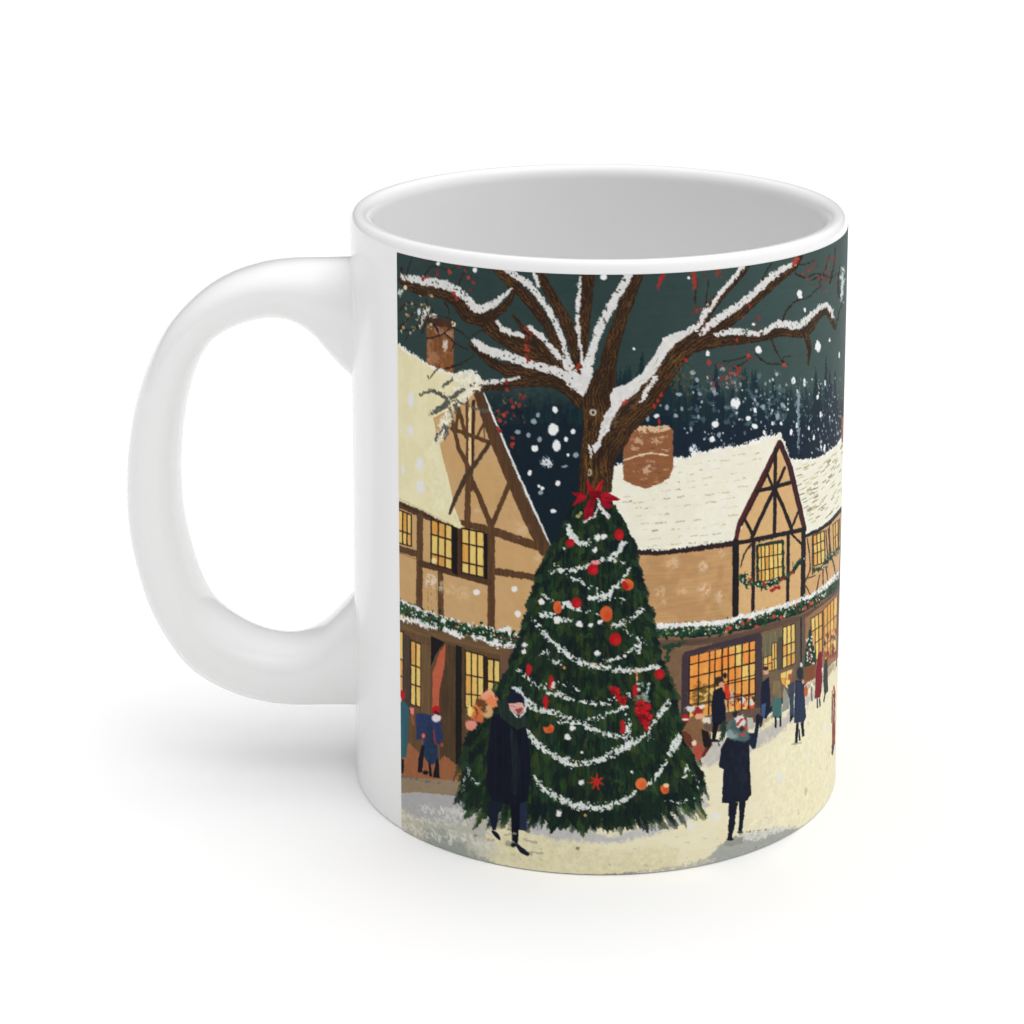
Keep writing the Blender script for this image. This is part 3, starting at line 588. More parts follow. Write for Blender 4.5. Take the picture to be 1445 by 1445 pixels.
stroke([(1125, 366), (1118, 374)], [7, 4], (166, 58, 48), rough=3)
for _ in range(80):
    x, y = R.choice([(1135, 380), (1150, 375), (1160, 392), (1140, 388), (1172, 362), (1168, 380), (1155, 400), (980, 440), (1052, 440), (1068, 462), (1070, 456), (996, 466), (1036, 485), (1056, 500)])
    dab(x+R.gauss(0, 4), y+R.gauss(0, 6), U(.8, 1.9), U(1, 3), R.choice([(138, 48, 46), (150, 56, 48), (104, 56, 50), (84, 62, 54)]), rough=2, alpha=.85)
for _ in range(36):
    dab(1027+R.gauss(0, 14), 532+R.gauss(0, 9), U(1, 2.4), U(1, 3), R.choice([(132, 54, 50), (150, 100, 94), (96, 58, 54), (120, 56, 50), (150, 150, 146)]), rough=2, alpha=.85)
stroke([(1044, 519), (1040, 528)], [4, 3], (150, 50, 46), rough=3); dab(1001, 512, 3, 4, (150, 58, 54), rough=2); dab(1107, 515, 4, 2.6, (150, 70, 58), rough=2); dab(1056, 502, 2.8, 3, (170, 60, 50))
for _ in range(60): dab(958+R.gauss(0, 12), 530+R.gauss(0, 14), U(1, 2.2), U(1, 2.2), R.choice([(88, 72, 40), (110, 80, 40), (40, 58, 48)]), rough=2, alpha=.7)
berries([(715, 539), (716, 550), (722, 566), (735, 557), (733, 572), (703, 580), (713, 583), (716, 582), (706, 593), (714, 597), (726, 587), (703, 605), (706, 608), (724, 618), (723, 629), (725, 626), (711, 586), (739, 562), (724, 575)], 2.6)
for _ in range(30): dab(U(690, 742), U(555, 600), U(1, 2.4), U(1, 2.4), R.choice([(70, 80, 60), (120, 60, 48), (150, 120, 80), (50, 66, 60)]), rough=2, alpha=.6)
for _ in range(40): dab(U(565, 610), U(415, 470), U(.8, 2), U(1, 3), R.choice([(205, 200, 178), (120, 116, 80), (200, 170, 120), (76, 90, 70)]), rough=2, alpha=.8)
stroke([(603, 437), (598, 450), (592, 460)], [7, 2], (214, 208, 194), rough=4, dry=-.3); dab(572.5, 406, 2.6, 3.4, (216, 196, 150)); dab(566, 414, 3, 5, (190, 192, 180), rough=3); dab(592, 440, 2.4, 5, (200, 210, 210), rough=2)
# snow-laden bough in front of the left roof
for p, w_ in (([(652, 534), (668, 532), (680, 541)], [14, 16, 8]), ([(640, 552), (660, 545), (676, 548)], [10, 14, 6]), ([(642, 575), (655, 562), (668, 552)], [8, 9, 7]), ([(624, 600), (632, 590), (636, 578)], [14, 12, 6]), ([(618, 622), (624, 612)], [10, 12])):
    stroke(p, w_, (224, 218, 196), rough=5, dry=-.5)
stroke([(641, 532), (652, 527), (666, 526), (676, 536)], 6, (226, 224, 216), rough=5)
for p, w_ in (([(594, 557), (604, 553), (616, 553), (631, 561)], [3, 5, 5, 5]), ([(608, 584), (626, 574), (640, 560), (654, 550)], [6, 8, 7, 5]), ([(626, 546), (633, 540), (639, 535)], [4, 5, 3]), ([(628, 598), (631, 608), (629, 620)], [3, 6, 3]),
              ([(615, 620), (619, 612)], [4, 3]), ([(622, 611), (626, 602)], [4, 3]), ([(643, 566), (660, 572), (676, 579), (690, 580)], [4, 3, 3, 3]), ([(635, 575), (638, 590)], [3, 2]), ([(643, 572), (645, 582)], [6, 4]), ([(664, 545), (672, 540)], 4)):
    stroke(p, w_, (86, 86, 80), rough=3.2, dry=-.45)
for p in ([(608, 533), (613, 525)], [(604, 530), (606, 534)]): stroke(p, 1.6, (90, 80, 62), rough=2)

# ---- decorated fir
L = [(807, 712), (803, 740), (789, 755), (781, 772), (763, 799), (757, 820), (763, 824), (746, 848), (758, 844), (743, 868), (735, 895), (724, 931), (714, 952), (704, 974), (682, 1003), (665, 1028), (653, 1064), (657, 1078), (651, 1120),
     (659, 1140), (668, 1126), (672, 1146), (680, 1130), (686, 1152), (694, 1140), (702, 1124), (710, 1158), (718, 1128), (736, 1140), (752, 1161), (764, 1146), (779, 1175), (786, 1158), (799, 1172), (806, 1156), (814, 1170), (826, 1176), (832, 1158),
     (838, 1170), (846, 1154), (852, 1170), (862, 1172), (872, 1160), (880, 1168), (891, 1164), (902, 1150), (912, 1158), (922, 1156), (928, 1142), (949, 1155), (936, 1132), (960, 1136), (988, 1129), (984, 1116), (993, 1095), (982, 1080), (975, 1062),
     (965, 1040), (957, 1012), (952, 984), (946, 962), (934, 940), (930, 912), (922, 884), (914, 876), (917, 854), (908, 846), (911, 832), (903, 822), (905, 806), (893, 795), (899, 774), (890, 764), (882, 744), (873, 732), (866, 712), (850, 700), (824, 700)]
poly(L, (24, 40, 30), var=.2, tex='v', rough=2.5, col2=(30, 50, 32), mix='v')
greens = [(34, 54, 30), (28, 46, 30), (50, 60, 32), (18, 31, 32), (24, 42, 34), (32, 50, 36), (17, 28, 28), (54, 62, 34), (20, 38, 30), (19, 30, 36)]
def half(y):
    l = interp(y, [(712, 808), (755, 790), (800, 764), (850, 748), (930, 726), (974, 705), (1028, 668), (1064, 655), (1130, 658), (1160, 700)])
    r = interp(y, [(712, 866), (745, 880), (790, 896), (850, 914), (884, 920), (940, 934), (984, 951), (1040, 964), (1095, 990), (1130, 984), (1160, 900)])
    return l, r
for i in range(900):
    y = 708+448*(R.random()**.75); l, r = half(y); u = R.random(); x = lerp(l, r, u)
    sl = (u-.5)*1.1*min(1, (y-680)/200+.25); ln = U(16, 34)*(0.6+.5*(y-700)/450); bw = U(4, 8.5)
    stroke([(x, y), (x+sl*ln*.5, y+ln*.5), (x+sl*ln, min(y+ln, 1170))], [bw*.8, bw, bw*.25], R.choice(greens), var=.22, tex='v', rough=2.6, alpha=U(.3, .75), sm=False)
for i in range(420):
    y = 715+440*(R.random()**.7); l, r = half(y); u = R.random(); x = lerp(l, r, u)
    sl = (u-.5)*1.2; ln = U(8, 20)
    stroke([(x, y), (x+sl*ln, min(y+ln, 1170))], [U(1.5, 2.6), .8], R.choice([(16, 28, 30), (18, 34, 32), (60, 74, 36), (40, 62, 40)]), rough=1.8, alpha=U(.35, .7), sm=False)
for i in range(len(L)-1):                                       # ragged needles past the outline
    (xa, ya), (xb, yb) = L[i], L[i+1]
    n = max(1, int(math.hypot(xb-xa, yb-ya)/5))
    for k_ in range(n):
        t = R.random(); x = lerp(xa, xb, t); y = lerp(ya, yb, t); s = -1 if x < 838 else 1
        s *= min(1, abs(x-838)/90)
        if y < 715: continue
        stroke([(x-s*8, y-10), (x-s*1, y-2), (x+s*U(2, 6), y+U(2, 8))], [6, U(4, 6), .8], R.choice(greens), rough=2, alpha=.95, sm=False)
def bough(x, y, dx, dy, w_, c, al=.85):                          # one hanging spray: a ragged leaf shape with a few needles
    n = math.hypot(dx, dy)+.01; px, py = -dy/n, dx/n
    P = [(x, y)]
    for t, k in ((.25, .42), (.45, .5), (.55, .36), (.72, .4), (.82, .2), (1, 0)): P.append((x+dx*t+px*w_*k, y+dy*t+py*w_*k))
    for t, k in ((.86, .22), (.74, .38), (.6, .34), (.48, .5), (.25, .4)): P.append((x+dx*t-px*w_*k, y+dy*t-py*w_*k))
    poly(P, c, var=.25, tex='v', rough=2.6, alpha=al)
    for _ in range(3): k = U(-.3, .3); stroke([(x+dx*.2+px*w_*k, y+dy*.2+py*w_*k), (x+dx*.9+px*w_*k, y+dy*.9+py*w_*k)], [1.2, .6], [min(255, v*U(.6, 1.5)) for v in c], rough=1.5, alpha=.6)
lights_ = [(46, 66, 36), (38, 60, 34), (54, 68, 34), (34, 56, 40), (30, 52, 36), (42, 58, 30)]; darks_ = [(18, 29, 31), (21, 36, 33), (24, 40, 32), (20, 32, 28)]
row = 0
y = 722.0
while y < 1146:
    l, r = half(y); x = l+U(0, 10); stp = lerp(9, 15, (y-712)/440)
    while x < r+1:
        u = (x-l)/(r-l); sl = (u-.5)*(.5+.8*min(1, (y-700)/250)); ln = U(17, 30)*(.7+.4*(y-712)/440)
        bough(x+U(-3, 3), y+U(-7, 7), sl*ln, ln*.9, U(8, 13)*(.8+.3*(y-712)/440), R.choice(darks_ if R.random() < .45 else lights_), U(.45, .85))
        x += stp*U(.6, 1.3)
    y += U(11, 15)
for yy in range(726, 1140, 11):                                  # sprays breaking the outline
    l, r = half(yy)
    bough(l+5, yy-4, -U(7, 13), U(12, 18), U(8, 11), R.choice(darks_+lights_[3:5]), .95); bough(r-5, yy-4, U(7, 13), U(12, 18), U(8, 11), R.choice(darks_+lights_[3:5]), .95)
for x in range(672, 970, 9):
    yb = interp(x, [(660, 1120), (700, 1140), (752, 1146), (860, 1156), (920, 1142), (980, 1112)]); bough(x+U(-3, 3), yb-16, (x-830)*.05, U(24, 36), U(8, 12), R.choice(darks_), .95)
for i in range(46):                                              # shadowed gaps under the tiers of boughs
    y = 745+i*8.6; l, r = half(y); x = lerp(l+10, r-10, R.random()); wdt = U(8, 26)
    for _ in range(int(wdt/2)):
        xx = x+U(-wdt, wdt)
        if l+4 < xx < r-4: stroke([(xx, y+U(-4, 4)), (xx+U(-2, 2), y+U(6, 14))], [U(3, 5), 1], (17, 27, 31), rough=2, alpha=.6)
for x, y, rx, ry in ((850, 735, 14, 10), (800, 820, 12, 8), (788, 862, 10, 7), (846, 900, 10, 12), (850, 960, 18, 8), (770, 940, 20, 10), (700, 1060, 12, 30), (860, 1070, 40, 12), (900, 1130, 22, 12), (790, 1090, 10, 14)):
    dab(x, y, rx, ry, (20, 32, 30), alpha=.45, soft=1, rough=5)
def rope(p, w_, d=-.15): stroke(p, [a*.98 for a in w_] if isinstance(w_, list) else w_, (204, 209, 204), var=.1, rough=4.6, dry=min(d+.12, .25))
rope([(803, 742), (806, 754), (817, 765), (829, 768)], [8, 9, 7, 4], -.6); rope([(822, 768), (832, 764)], 5, 0)
rope([(779, 808), (799, 804), (821, 801), (841, 793), (859, 789), (881, 794)], [4, 5, 5, 4, 5, 4], -.3); rope([(860, 788), (873, 777), (880, 765)], [5, 6, 5], -.5)
rope([(783, 797), (803, 811), (823, 823), (842, 832)], [4, 5, 5, 6], 0); rope([(832, 845), (851, 842), (864, 836)], [7, 10, 6], -.35); rope([(845, 836), (860, 846), (880, 847)], 8, .15); rope([(864, 832), (880, 820)], [7, 5], -.3); rope([(881, 815), (889, 804)], 5, -.4)
rope([(765, 838), (778, 849)], 5, -.2); rope([(765, 866), (776, 868), (789, 874), (806, 875)], [9, 7, 6, 4], -.25); rope([(791, 853), (806, 854), (818, 860)], [8, 7, 7], -.5)
rope([(828, 862), (845, 868)], 4, 0); rope([(864, 884), (875, 880), (888, 874), (907, 858)], [5, 6, 7, 6], -.2); rope([(873, 883), (891, 896), (909, 907)], [5, 4, 3], 0); rope([(907, 905), (902, 912), (890, 918)], 6, -.1)
rope([(754, 875), (767, 892), (781, 906), (797, 920), (813, 931), (830, 938), (865, 944), (901, 946), (929, 940)], [6, 7, 5, 7, 7, 8, 7, 6, 6], -.35); rope([(851, 932), (868, 930), (884, 924), (899, 917), (907, 906)], [3, 4, 8, 7, 3], -.15)
rope([(732, 947), (750, 960), (773, 974), (794, 982), (817, 990), (840, 991), (862, 995)], [5, 6, 6, 8, 5, 4, 4], -.15); rope([(772, 962), (795, 964), (815, 974)], 8, .2)
rope([(733, 974), (741, 985), (752, 998), (778, 1004), (806, 1015), (830, 1026), (858, 1036), (890, 1042)], [6, 7, 10, 7, 7, 7, 7, 6], -.3); rope([(789, 1018), (806, 1019), (830, 1017), (860, 1005), (884, 998)], 5, -.2)
rope([(743, 1031), (760, 1051), (783, 1066), (804, 1076), (824, 1077), (850, 1070), (878, 1056), (912, 1037), (922, 1020), (942, 992)], [7, 8, 7, 11, 8, 8, 10, 6, 5, 9], -.35)
rope([(880, 1045), (900, 1042), (920, 1042)], 6, .1); rope([(884, 1008), (887, 1024), (886, 1038)], [4, 5, 7], -.3); rope([(860, 985), (880, 990)], 9, .15); rope([(888, 980), (900, 985)], 9, .1)
rope([(753, 1095), (768, 1112), (793, 1128), (819, 1137), (850, 1139), (876, 1130), (896, 1117)], [5, 7, 9, 11, 9, 7, 5], -.35)
rope([(960, 1038), (953, 1050), (946, 1062)], [5, 11, 9], -.6); rope([(940, 1074), (930, 1090), (916, 1105)], [5, 5, 7], -.3)
rope([(970, 1082), (966, 1096)], [8, 4], -.3); rope([(978, 1090), (986, 1112)], [3, 3], 0); rope([(940, 1130), (966, 1132), (978, 1126)], 4, 0)
rope([(662, 1084), (657, 1100), (652, 1118)], [1.5, 2, 1], -.3); rope([(664, 1096), (676, 1106)], [1, 3], -.3)
for p in ([(776, 930), (790, 936)], [(766, 925), (772, 918)]): rope(p, 8, .25)
for x, y, r_ in ((843, 759, 5), (852.5, 758, 4), (840, 776, 3), (764, 849, 4), (818, 880, 5), (833, 882, 3.4), (786, 874, 5), (808, 1027, 4), (801, 1040, 4.4), (821, 1061, 2), (820.5, 1104, 4), (788.5, 1147, 4.2), (843, 922, 4), (740, 910, 4), (739, 919, 3), (847, 878, 3.4), (796, 774, 1.6), (892, 1089, 1.6)):
    dab(x, y, r_, r_, SNOW, rough=2.4)
def ball(x, y, rx, ry, c, c2): dab(x, y, rx, ry, c, soft=.15, rough=.8); dab(x+rx*.25, y+ry*.25, rx*.55, ry*.55, c2, soft=.8, alpha=.6)
RD, RD2, OG, OG2 = (164, 22, 30), (190, 40, 40), (206, 96, 48), (180, 66, 36)
for a in ((873.5, 754.5, 7, 8), (804.8, 766, 6, 6), (837, 803, 7.5, 8.5), (813.8, 850.7, 7, 7.5), (868.6, 902, 8.6, 9), (930.6, 951, 7, 7.5)): ball(*a, RD, RD2)
dab(841, 793.5, 5, 3, (220, 140, 140), rough=2)
ball(786.8, 857, 6, 9, OG, OG2); ball(855.5, 866, 9, 11, (196, 88, 48), OG2); ball(886, 825, 8, 8, OG, OG2); dab(882, 826, 4, 7, RD, alpha=.85, ang=-.5)
ball(905, 1106, 8.4, 8.4, (208, 108, 56), (196, 84, 44)); ball(938, 1113, 6, 7, OG, OG2); dab(940, 1108, 4, 3, (226, 190, 150)); ball(774.5, 1028, 7.6, 6.6, OG, OG2); dab(771, 1022, 5, 4, (28, 44, 34))
for x, y, rx, ry in ((746, 945, 4, 9), (778, 963, 3.4, 10), (770.6, 990, 4, 10), (879, 1026, 4, 10), (896, 975, 3.6, 10)): dab(x, y, rx, ry, (176, 28, 34), rough=2.5)
dab(781, 966, 3, 5, (216, 200, 196), rough=2)
for _ in range(60):
    t = R.random(); dab(lerp(866, 880, t)+U(-5, 5), lerp(970, 992, t)+U(-3, 3), U(1.4, 3), U(1.4, 3), R.choice([(150, 22, 30), (180, 36, 38), (116, 18, 26)]), rough=2)
for _ in range(120):
    t = R.random(); w_ = 11*math.sin(math.pi*min(1, t*.9+.12)); dab(lerp(903, 914, t)+U(-w_, w_), lerp(982, 1030, t), U(1.6, 3.2), U(1.6, 3.2), R.choice([(156, 22, 30), (186, 34, 38), (112, 16, 26), (170, 26, 34)]), rough=2)
for _ in range(18): dab(U(898, 918), U(962, 990), U(1.6, 3.6), U(1.6, 3.6), R.choice([(200, 206, 202), (120, 150, 130), (60, 90, 66)]), rough=3, alpha=.85)
stroke([(897, 943), (899, 960)], 2.4, (214, 140, 104), rough=1.6)
for i in range(7):
    a = i*2*math.pi/7+.3; stroke([(842, 1103), (842+11*math.cos(a), 1103+12*math.sin(a))], [5, 1], (180, 40, 34), rough=1.4)
for x, y in ((796.5, 942), (841.5, 938), (826, 1150)): dab(x, y, 2, 2.2, (196, 140, 80))
# poinsettia bow
for p, c in (([(806, 695), (822, 695), (830, 701), (820, 706)], (128, 16, 30)), ([(829, 700), (824, 707), (807, 714), (814, 704), (818, 697)], (158, 22, 36)), ([(828, 677), (836, 686), (842, 700), (833, 702), (829, 690)], (150, 24, 34)),
             ([(852, 676), (849, 690), (842, 701), (839, 694), (844, 682)], (172, 34, 36)), ([(843, 699), (855, 694), (864, 698), (876, 705), (862, 708), (850, 706)], (160, 20, 36)),
             ([(841, 702), (838, 716), (836, 730), (826, 737), (824, 734), (826, 714), (832, 704)], (138, 18, 32)), ([(846, 703), (858, 708), (866, 714), (858, 718), (850, 714)], (140, 16, 32)), ([(832, 694), (846, 692), (848, 704), (834, 706)], (112, 12, 26))):
    poly(p, c, var=.15, rough=1)
for p in ([(842, 700), (830, 705), (812, 711)], [(840, 700), (832, 716), (828, 732)], [(844, 700), (860, 704), (872, 705)], [(840, 698), (832, 682)], [(842, 698), (850, 680)]): stroke(p, .9, (92, 10, 22), rough=1, alpha=.8)
snow([(843, 703), (846, 714), (852, 722), (860, 731)], [2, 6, 6, 4]); snow([(825, 737), (832, 731), (840, 728), (842, 716)], [2, 3, 3, 3])
for x, y in ((816, 728), (820, 724)): dab(x, y, 3, 2.6, (150, 150, 96), rough=2)

# ---- people
for x, y, rx, ry, c in ((689, 982, 9, 8, (228, 152, 122)), (695, 990, 8, 9, (222, 130, 84)), (678, 992, 7, 7, (110, 62, 38)), (671, 1005, 9, 9, (206, 116, 62)), (664, 1003, 4, 7, (236, 210, 120)),
                        (665, 1023, 8, 8, (216, 140, 122)), (676, 1012, 7, 8, (196, 104, 58)), (688, 1004, 8, 9, (206, 160, 112)), (683, 998, 3, 8, (112, 66, 40))):
    dab(x, y, rx, ry, c, rough=3, soft=.25)
stroke([(668, 996), (674, 1004), (672, 1014)], [2, 3, 1], (120, 66, 42), rough=2); stroke([(684, 978), (692, 976), (698, 984)], 2, (236, 180, 140), rough=2)
nv = (24, 28, 42)
poly([(695, 1010), (704, 1006), (722, 1014), (742, 1022), (748, 1058), (749, 1094), (745, 1128), (735, 1134), (714, 1135), (694, 1128), (688, 1112), (687.5, 1066)], (20, 23, 36), var=.2, tex='v', rough=.8)
stroke([(722, 1030), (728, 1070), (727, 1118)], [6, 12, 8], (32, 42, 44), tex='v', var=.3, rough=2, alpha=.6)
poly([(701, 990), (716, 982), (722, 1005), (742, 1010), (745, 1025), (730, 1029), (706, 1012)], (34, 47, 42), var=.2, tex='v', rough=1.4)
dab(728, 985.5, 12, 10, (26, 28, 44), rough=1.6); stroke([(725, 971), (733, 975), (741, 984), (744, 992)], [4, 5, 3, 2], (196, 202, 208), rough=3)
poly([(718, 993), (738, 991), (741, 1000), (734, 1009), (728, 1007), (720, 1000)], (214, 164, 156), rough=1.5); poly([(726, 1001), (738, 998), (736, 1005), (732, 1008)], (150, 66, 66), rough=1.6); stroke([(721, 996), (727, 997)], 1.6, (176, 110, 104), rough=1)
stroke([(719, 1000), (726, 1007), (731, 1012)], [1, 2, 2], (214, 208, 208), rough=1.5); stroke([(742, 994), (741, 1003), (734, 1012)], [2.6, 3, 1.5], (214, 208, 208), rough=1.5)
poly([(692, 1131), (705, 1134), (703, 1158), (700, 1171), (695, 1171), (691, 1152)], (24, 30, 48), rough=.6); poly([(721, 1134), (736, 1131), (733, 1168), (731, 1190), (723, 1190), (721.5, 1158)], (18, 20, 32), rough=.6)
poly([(734, 1133), (744, 1131), (744, 1172), (733, 1171)], (34, 44, 66), rough=.6)
for p, w_ in (([(713, 1178), (728, 1176)], 3), ([(716, 1190), (724, 1192)], 8), ([(740, 1184), (756, 1188)], 3), ([(745, 1202), (765, 1204)], 3), ([(690, 1184), (698, 1186)], 3), ([(736, 1198), (752, 1206)], 3)): stroke(p, w_, (158, 152, 132), rough=3, alpha=.8)
stroke([(696, 1173), (701, 1178), (705, 1183)], [4, 6, 4], (22, 28, 46)); dab(725, 1192, 4, 3, nv); stroke([(730, 1192), (737, 1200), (745, 1205)], [4, 7, 5], (24, 28, 44))
# by the window
poly([(974, 1012), (985, 1004), (993, 1010), (994, 1028), (1003, 1034), (1005, 1052), (994, 1068), (985, 1074), (978, 1062), (966, 1046), (963, 1030)], (126, 92, 64), rough=1.5, var=.08)
poly([(962, 1030), (972, 1034), (980, 1050), (975, 1056), (966, 1046)], (96, 50, 40), rough=1.5); poly([(980, 1048), (990, 1050), (994, 1066), (984, 1074), (978, 1062)], (164, 76, 62), rough=1.2)
poly([(989, 1028), (999, 1032), (1004, 1050), (998, 1062), (992, 1050)], (30, 26, 30), rough=1); stroke([(997, 1056), (992, 1066)], 4, (100, 40, 38))
dab(967, 1013, 5.5, 5.6, (166, 34, 36)); dab(967, 1015, 5, 1.6, (222, 206, 196)); dab(984, 1004, 8, 6, (146, 40, 36), rough=2); dab(987, 1011, 7, 4, (214, 160, 128), rough=2); dab(974, 1000, 7, 4, (206, 204, 200), rough=3); dab(990, 997, 4, 3, (214, 212, 208), rough=2)
dab(998, 1016, 6, 5, (214, 206, 186), rough=3); dab(979, 1048, 3.4, 4, (220, 196, 176), rough=1.5)
poly([(1006, 975), (1017, 969), (1024, 980), (1024, 1015), (1020, 1022), (1005, 1022), (1003, 995)], nv, rough=.8); poly([(1006, 1020), (1014, 1020), (1009, 1046), (1004, 1046)], (20, 22, 30), rough=.6); stroke([(1003, 1045), (1012, 1045)], 4, nv)
dab(1014.5, 961, 6.6, 6.5, (50, 40, 36), rough=1); dab(1018, 966, 4, 4, (206, 150, 120)); poly([(1021, 966), (1027, 966), (1031, 984), (1026, 988), (1022, 976)], (190, 52, 40), rough=1.4); stroke([(1023, 988), (1026, 1003)], 2.8, (204, 148, 116)); dab(1023, 953, 3, 4, (44, 32, 32), rough=1.4)
poly([(1075, 962), (1085, 955), (1087, 1002), (1081, 1014), (1073, 1012), (1073, 980)], (28, 34, 52), rough=.8); poly([(1074, 994), (1081, 992), (1078, 1014), (1074, 1012)], (62, 84, 116), rough=.6); dab(1080.5, 947, 3.6, 5, (206, 158, 130), rough=1); dab(1080, 943, 4, 3, (60, 44, 40)); stroke([(1075, 1012), (1073, 1024)], 3, nv)
poly([(1087, 948), (1108, 944), (1103, 960), (1091, 964)], (108, 94, 72), rough=1); poly([(1090, 982), (1102, 980), (1103, 1013), (1089, 1012)], (66, 104, 102), rough=1, var=.1, tex='v'); poly([(1091, 962), (1101, 960), (1102, 984), (1090, 984)], (120, 106, 74), rough=1, var=.2)
poly([(1106, 968), (1113, 984), (1113, 1000), (1103, 1005)], (140, 142, 132), rough=1); stroke([(1094, 1012), (1094, 1026)], 2.6, nv); stroke([(1101, 1012), (1101, 1024)], 2.6, nv)
panes([(1101, 950), (1118, 944), (1112, 972), (1103, 964)], 2, 2, frame=(150, 104, 60), lw=.8, fw=0)
poly([(1111, 966), (1120, 962), (1120, 1012), (1114, 1014), (1114, 990)], (54, 66, 86), rough=.8); dab(1114.5, 955, 3, 5, (154, 84, 56), rough=1); stroke([(1117, 1010), (1115, 1017)], 3, nv)
poly([(1122, 962), (1134, 961), (1137, 1012), (1134, 1019), (1120, 1020), (1121, 986)], (40, 50, 72), rough=.8, var=.15, tex='v'); dab(1128.5, 950, 4.4, 9, (40, 42, 50), rough=1.4); dab(1130, 938, 2, 3, (200, 204, 206), rough=1); dab(1133, 962, 2, 3, (204, 150, 120))
poly([(1123, 1020), (1127, 1020), (1125, 1048), (1121, 1048)], (26, 30, 44), rough=.5); poly([(1129, 1020), (1133.5, 1019), (1135, 1038), (1131.5, 1040)], (26, 30, 44), rough=.5); stroke([(1127.5, 1030), (1128, 1044)], 2, nv); stroke([(1118, 1050), (1130, 1048)], 2.4, (130, 128, 120), rough=2, alpha=.7)
poly([(1154, 922), (1159, 918), (1160, 962), (1157, 984), (1149, 986), (1151, 946)], (118, 30, 38), rough=.6, var=.15, tex='v'); stroke([(1153, 986), (1153, 998)], 1.6, nv); stroke([(1156, 986), (1156.5, 996)], 1.6, nv)
poly([(1163, 934), (1167, 928), (1168, 975), (1163, 982), (1161, 960)], (48, 56, 56), rough=.6); stroke([(1164, 978), (1162, 990)], 1.2, nv); dab(1165, 924, 1.5, 4, (150, 70, 50)); stroke([(1172, 928), (1180, 920)], 2, (150, 44, 40), rough=1.6)
dab(1137, 975, 3, 8, (180, 96, 60), rough=1.4); stroke([(1145, 966), (1145, 988)], 1.6, (96, 90, 88)); dab(1145, 966, 1.6, 3, SNOW); dab(1160, 945, 1.2, 4, SNOW, rough=1)
poly([(1174.5, 980), (1178.5, 974), (1178, 1050), (1173.5, 1054)], (124, 50, 42), rough=.4, var=.1); stroke([(1174, 975), (1173, 1020)], .9, (60, 40, 40)); dab(1176.5, 972, 1.2, 5, (170, 50, 44)); stroke([(1175.5, 985), (1177, 1020)], .8, (210, 200, 190)); poly([(1173, 1052), (1177, 1050), (1175, 1066), (1173, 1064)], (60, 64, 72))
# man in the foreground
poly([(1025, 1040), (1057, 1045), (1058, 1084), (1060, 1121), (1053, 1130), (1028, 1133), (1018.5, 1132), (1019, 1117), (1021, 1085), (1014, 1082), (1017, 1057)], (24, 30, 44), var=.12, rough=1)
poly([(1053, 1045), (1062, 1057), (1066, 1056), (1071, 1024), (1073, 1015), (1070, 1009), (1066, 1016), (1064, 1034), (1056, 1034)], (28, 36, 54), rough=.8); dab(1069.5, 1014, 4, 7, (30, 30, 44), rough=1)
dab(1040, 1029, 15, 16, (84, 106, 106), rough=2.5, soft=.2); dab(1048, 1038, 10, 8, (74, 98, 100), rough=2); dab(1033, 1036, 8, 7, (128, 148, 150), rough=3); dab(1037, 1026, 7, 9, (60, 76, 76), rough=3, alpha=.6)
poly([(1037, 1012), (1049, 1008), (1052, 1020), (1046, 1030), (1038, 1024)], (206, 202, 196), rough=2.4); stroke([(1040, 1022), (1048, 1014)], 2.6, (176, 46, 46), rough=1.6); dab(1046, 1028, 4, 4, (60, 46, 48), rough=2); dab(1053, 1027, 3, 4, (190, 70, 52), rough=2); dab(1048, 1036, 5, 3, (150, 80, 68), rough=2)
poly([(1053, 1012), (1062, 1013), (1063, 1028), (1056, 1030)], (176, 176, 168), rough=1); stroke([(1036, 1008), (1040, 1004)], [6, 3], (28, 46, 36), rough=3)
stroke([(1022, 1020), (1020, 1036), (1014, 1052)], [6, 6, 2], (36, 54, 46), rough=4)
for _ in range(14): dab(U(1030, 1056), U(1060, 1100), U(1, 3), U(4, 9), (36, 43, 58), rough=2, alpha=.35)
poly([(1028, 1131), (1041, 1132), (1036, 1168), (1032, 1184), (1026.5, 1183), (1028, 1156)], (24, 27, 38), rough=1.2); poly([(1042, 1131), (1052, 1130), (1050, 1152), (1046, 1173), (1041, 1174), (1043, 1150)], (24, 27, 38), rough=1.2)
poly([(1019, 1190), (1026, 1183), (1048, 1180), (1048, 1190), (1026, 1194)], (140, 142, 134), rough=2, alpha=.8); dab(1030, 1184, 5, 2, (24, 27, 38)); dab(1044, 1174, 4, 2, (60, 60, 62))
# flakes over everything at the far right, the neighbouring chimney
poly([(1187.4, 590), (1190, 585), (1190.6, 548), (1200, 548), (1200, 628), (1187.2, 624)], (150, 96, 72), rough=.3)
stroke([(1187, 722), (1185, 790), (1182, 860), (1180, 940)], 1.2, (96, 74, 60), rough=.4)

# gentle pigment grain, then to linear albedo (divided by the light the mug's side receives)
art *= (1+0.006*NF+0.008*NMF)[..., None]
art = np.clip(art, 0, 1)
art = (art[0::2, 0::2]+art[1::2, 0::2]+art[0::2, 1::2]+art[1::2, 1::2])/4
lin = np.where(art <= 0.04045, art/12.92, ((art+0.055)/1.055)**2.4)
GAIN = 1.13
lin = np.clip(lin*GAIN, 0.002, 0.93)
lin = np.concatenate([lin, lin[:, ::-1][:, 1:]], 1)               # the picture carries on round the back
nz, nx = lin.shape[:2]
dth = (TH1-TH0)/(NX/2-1)
tt = TH0+np.arange(nx)*dth; zv = np.linspace(Z1, Z0, nz)
T2, Z2 = np.meshgrid(tt, zv)
RP = 1.0012
co = np.stack([RP*np.sin(T2), -RP*np.cos(T2), Z2], -1).reshape(-1, 3)*S

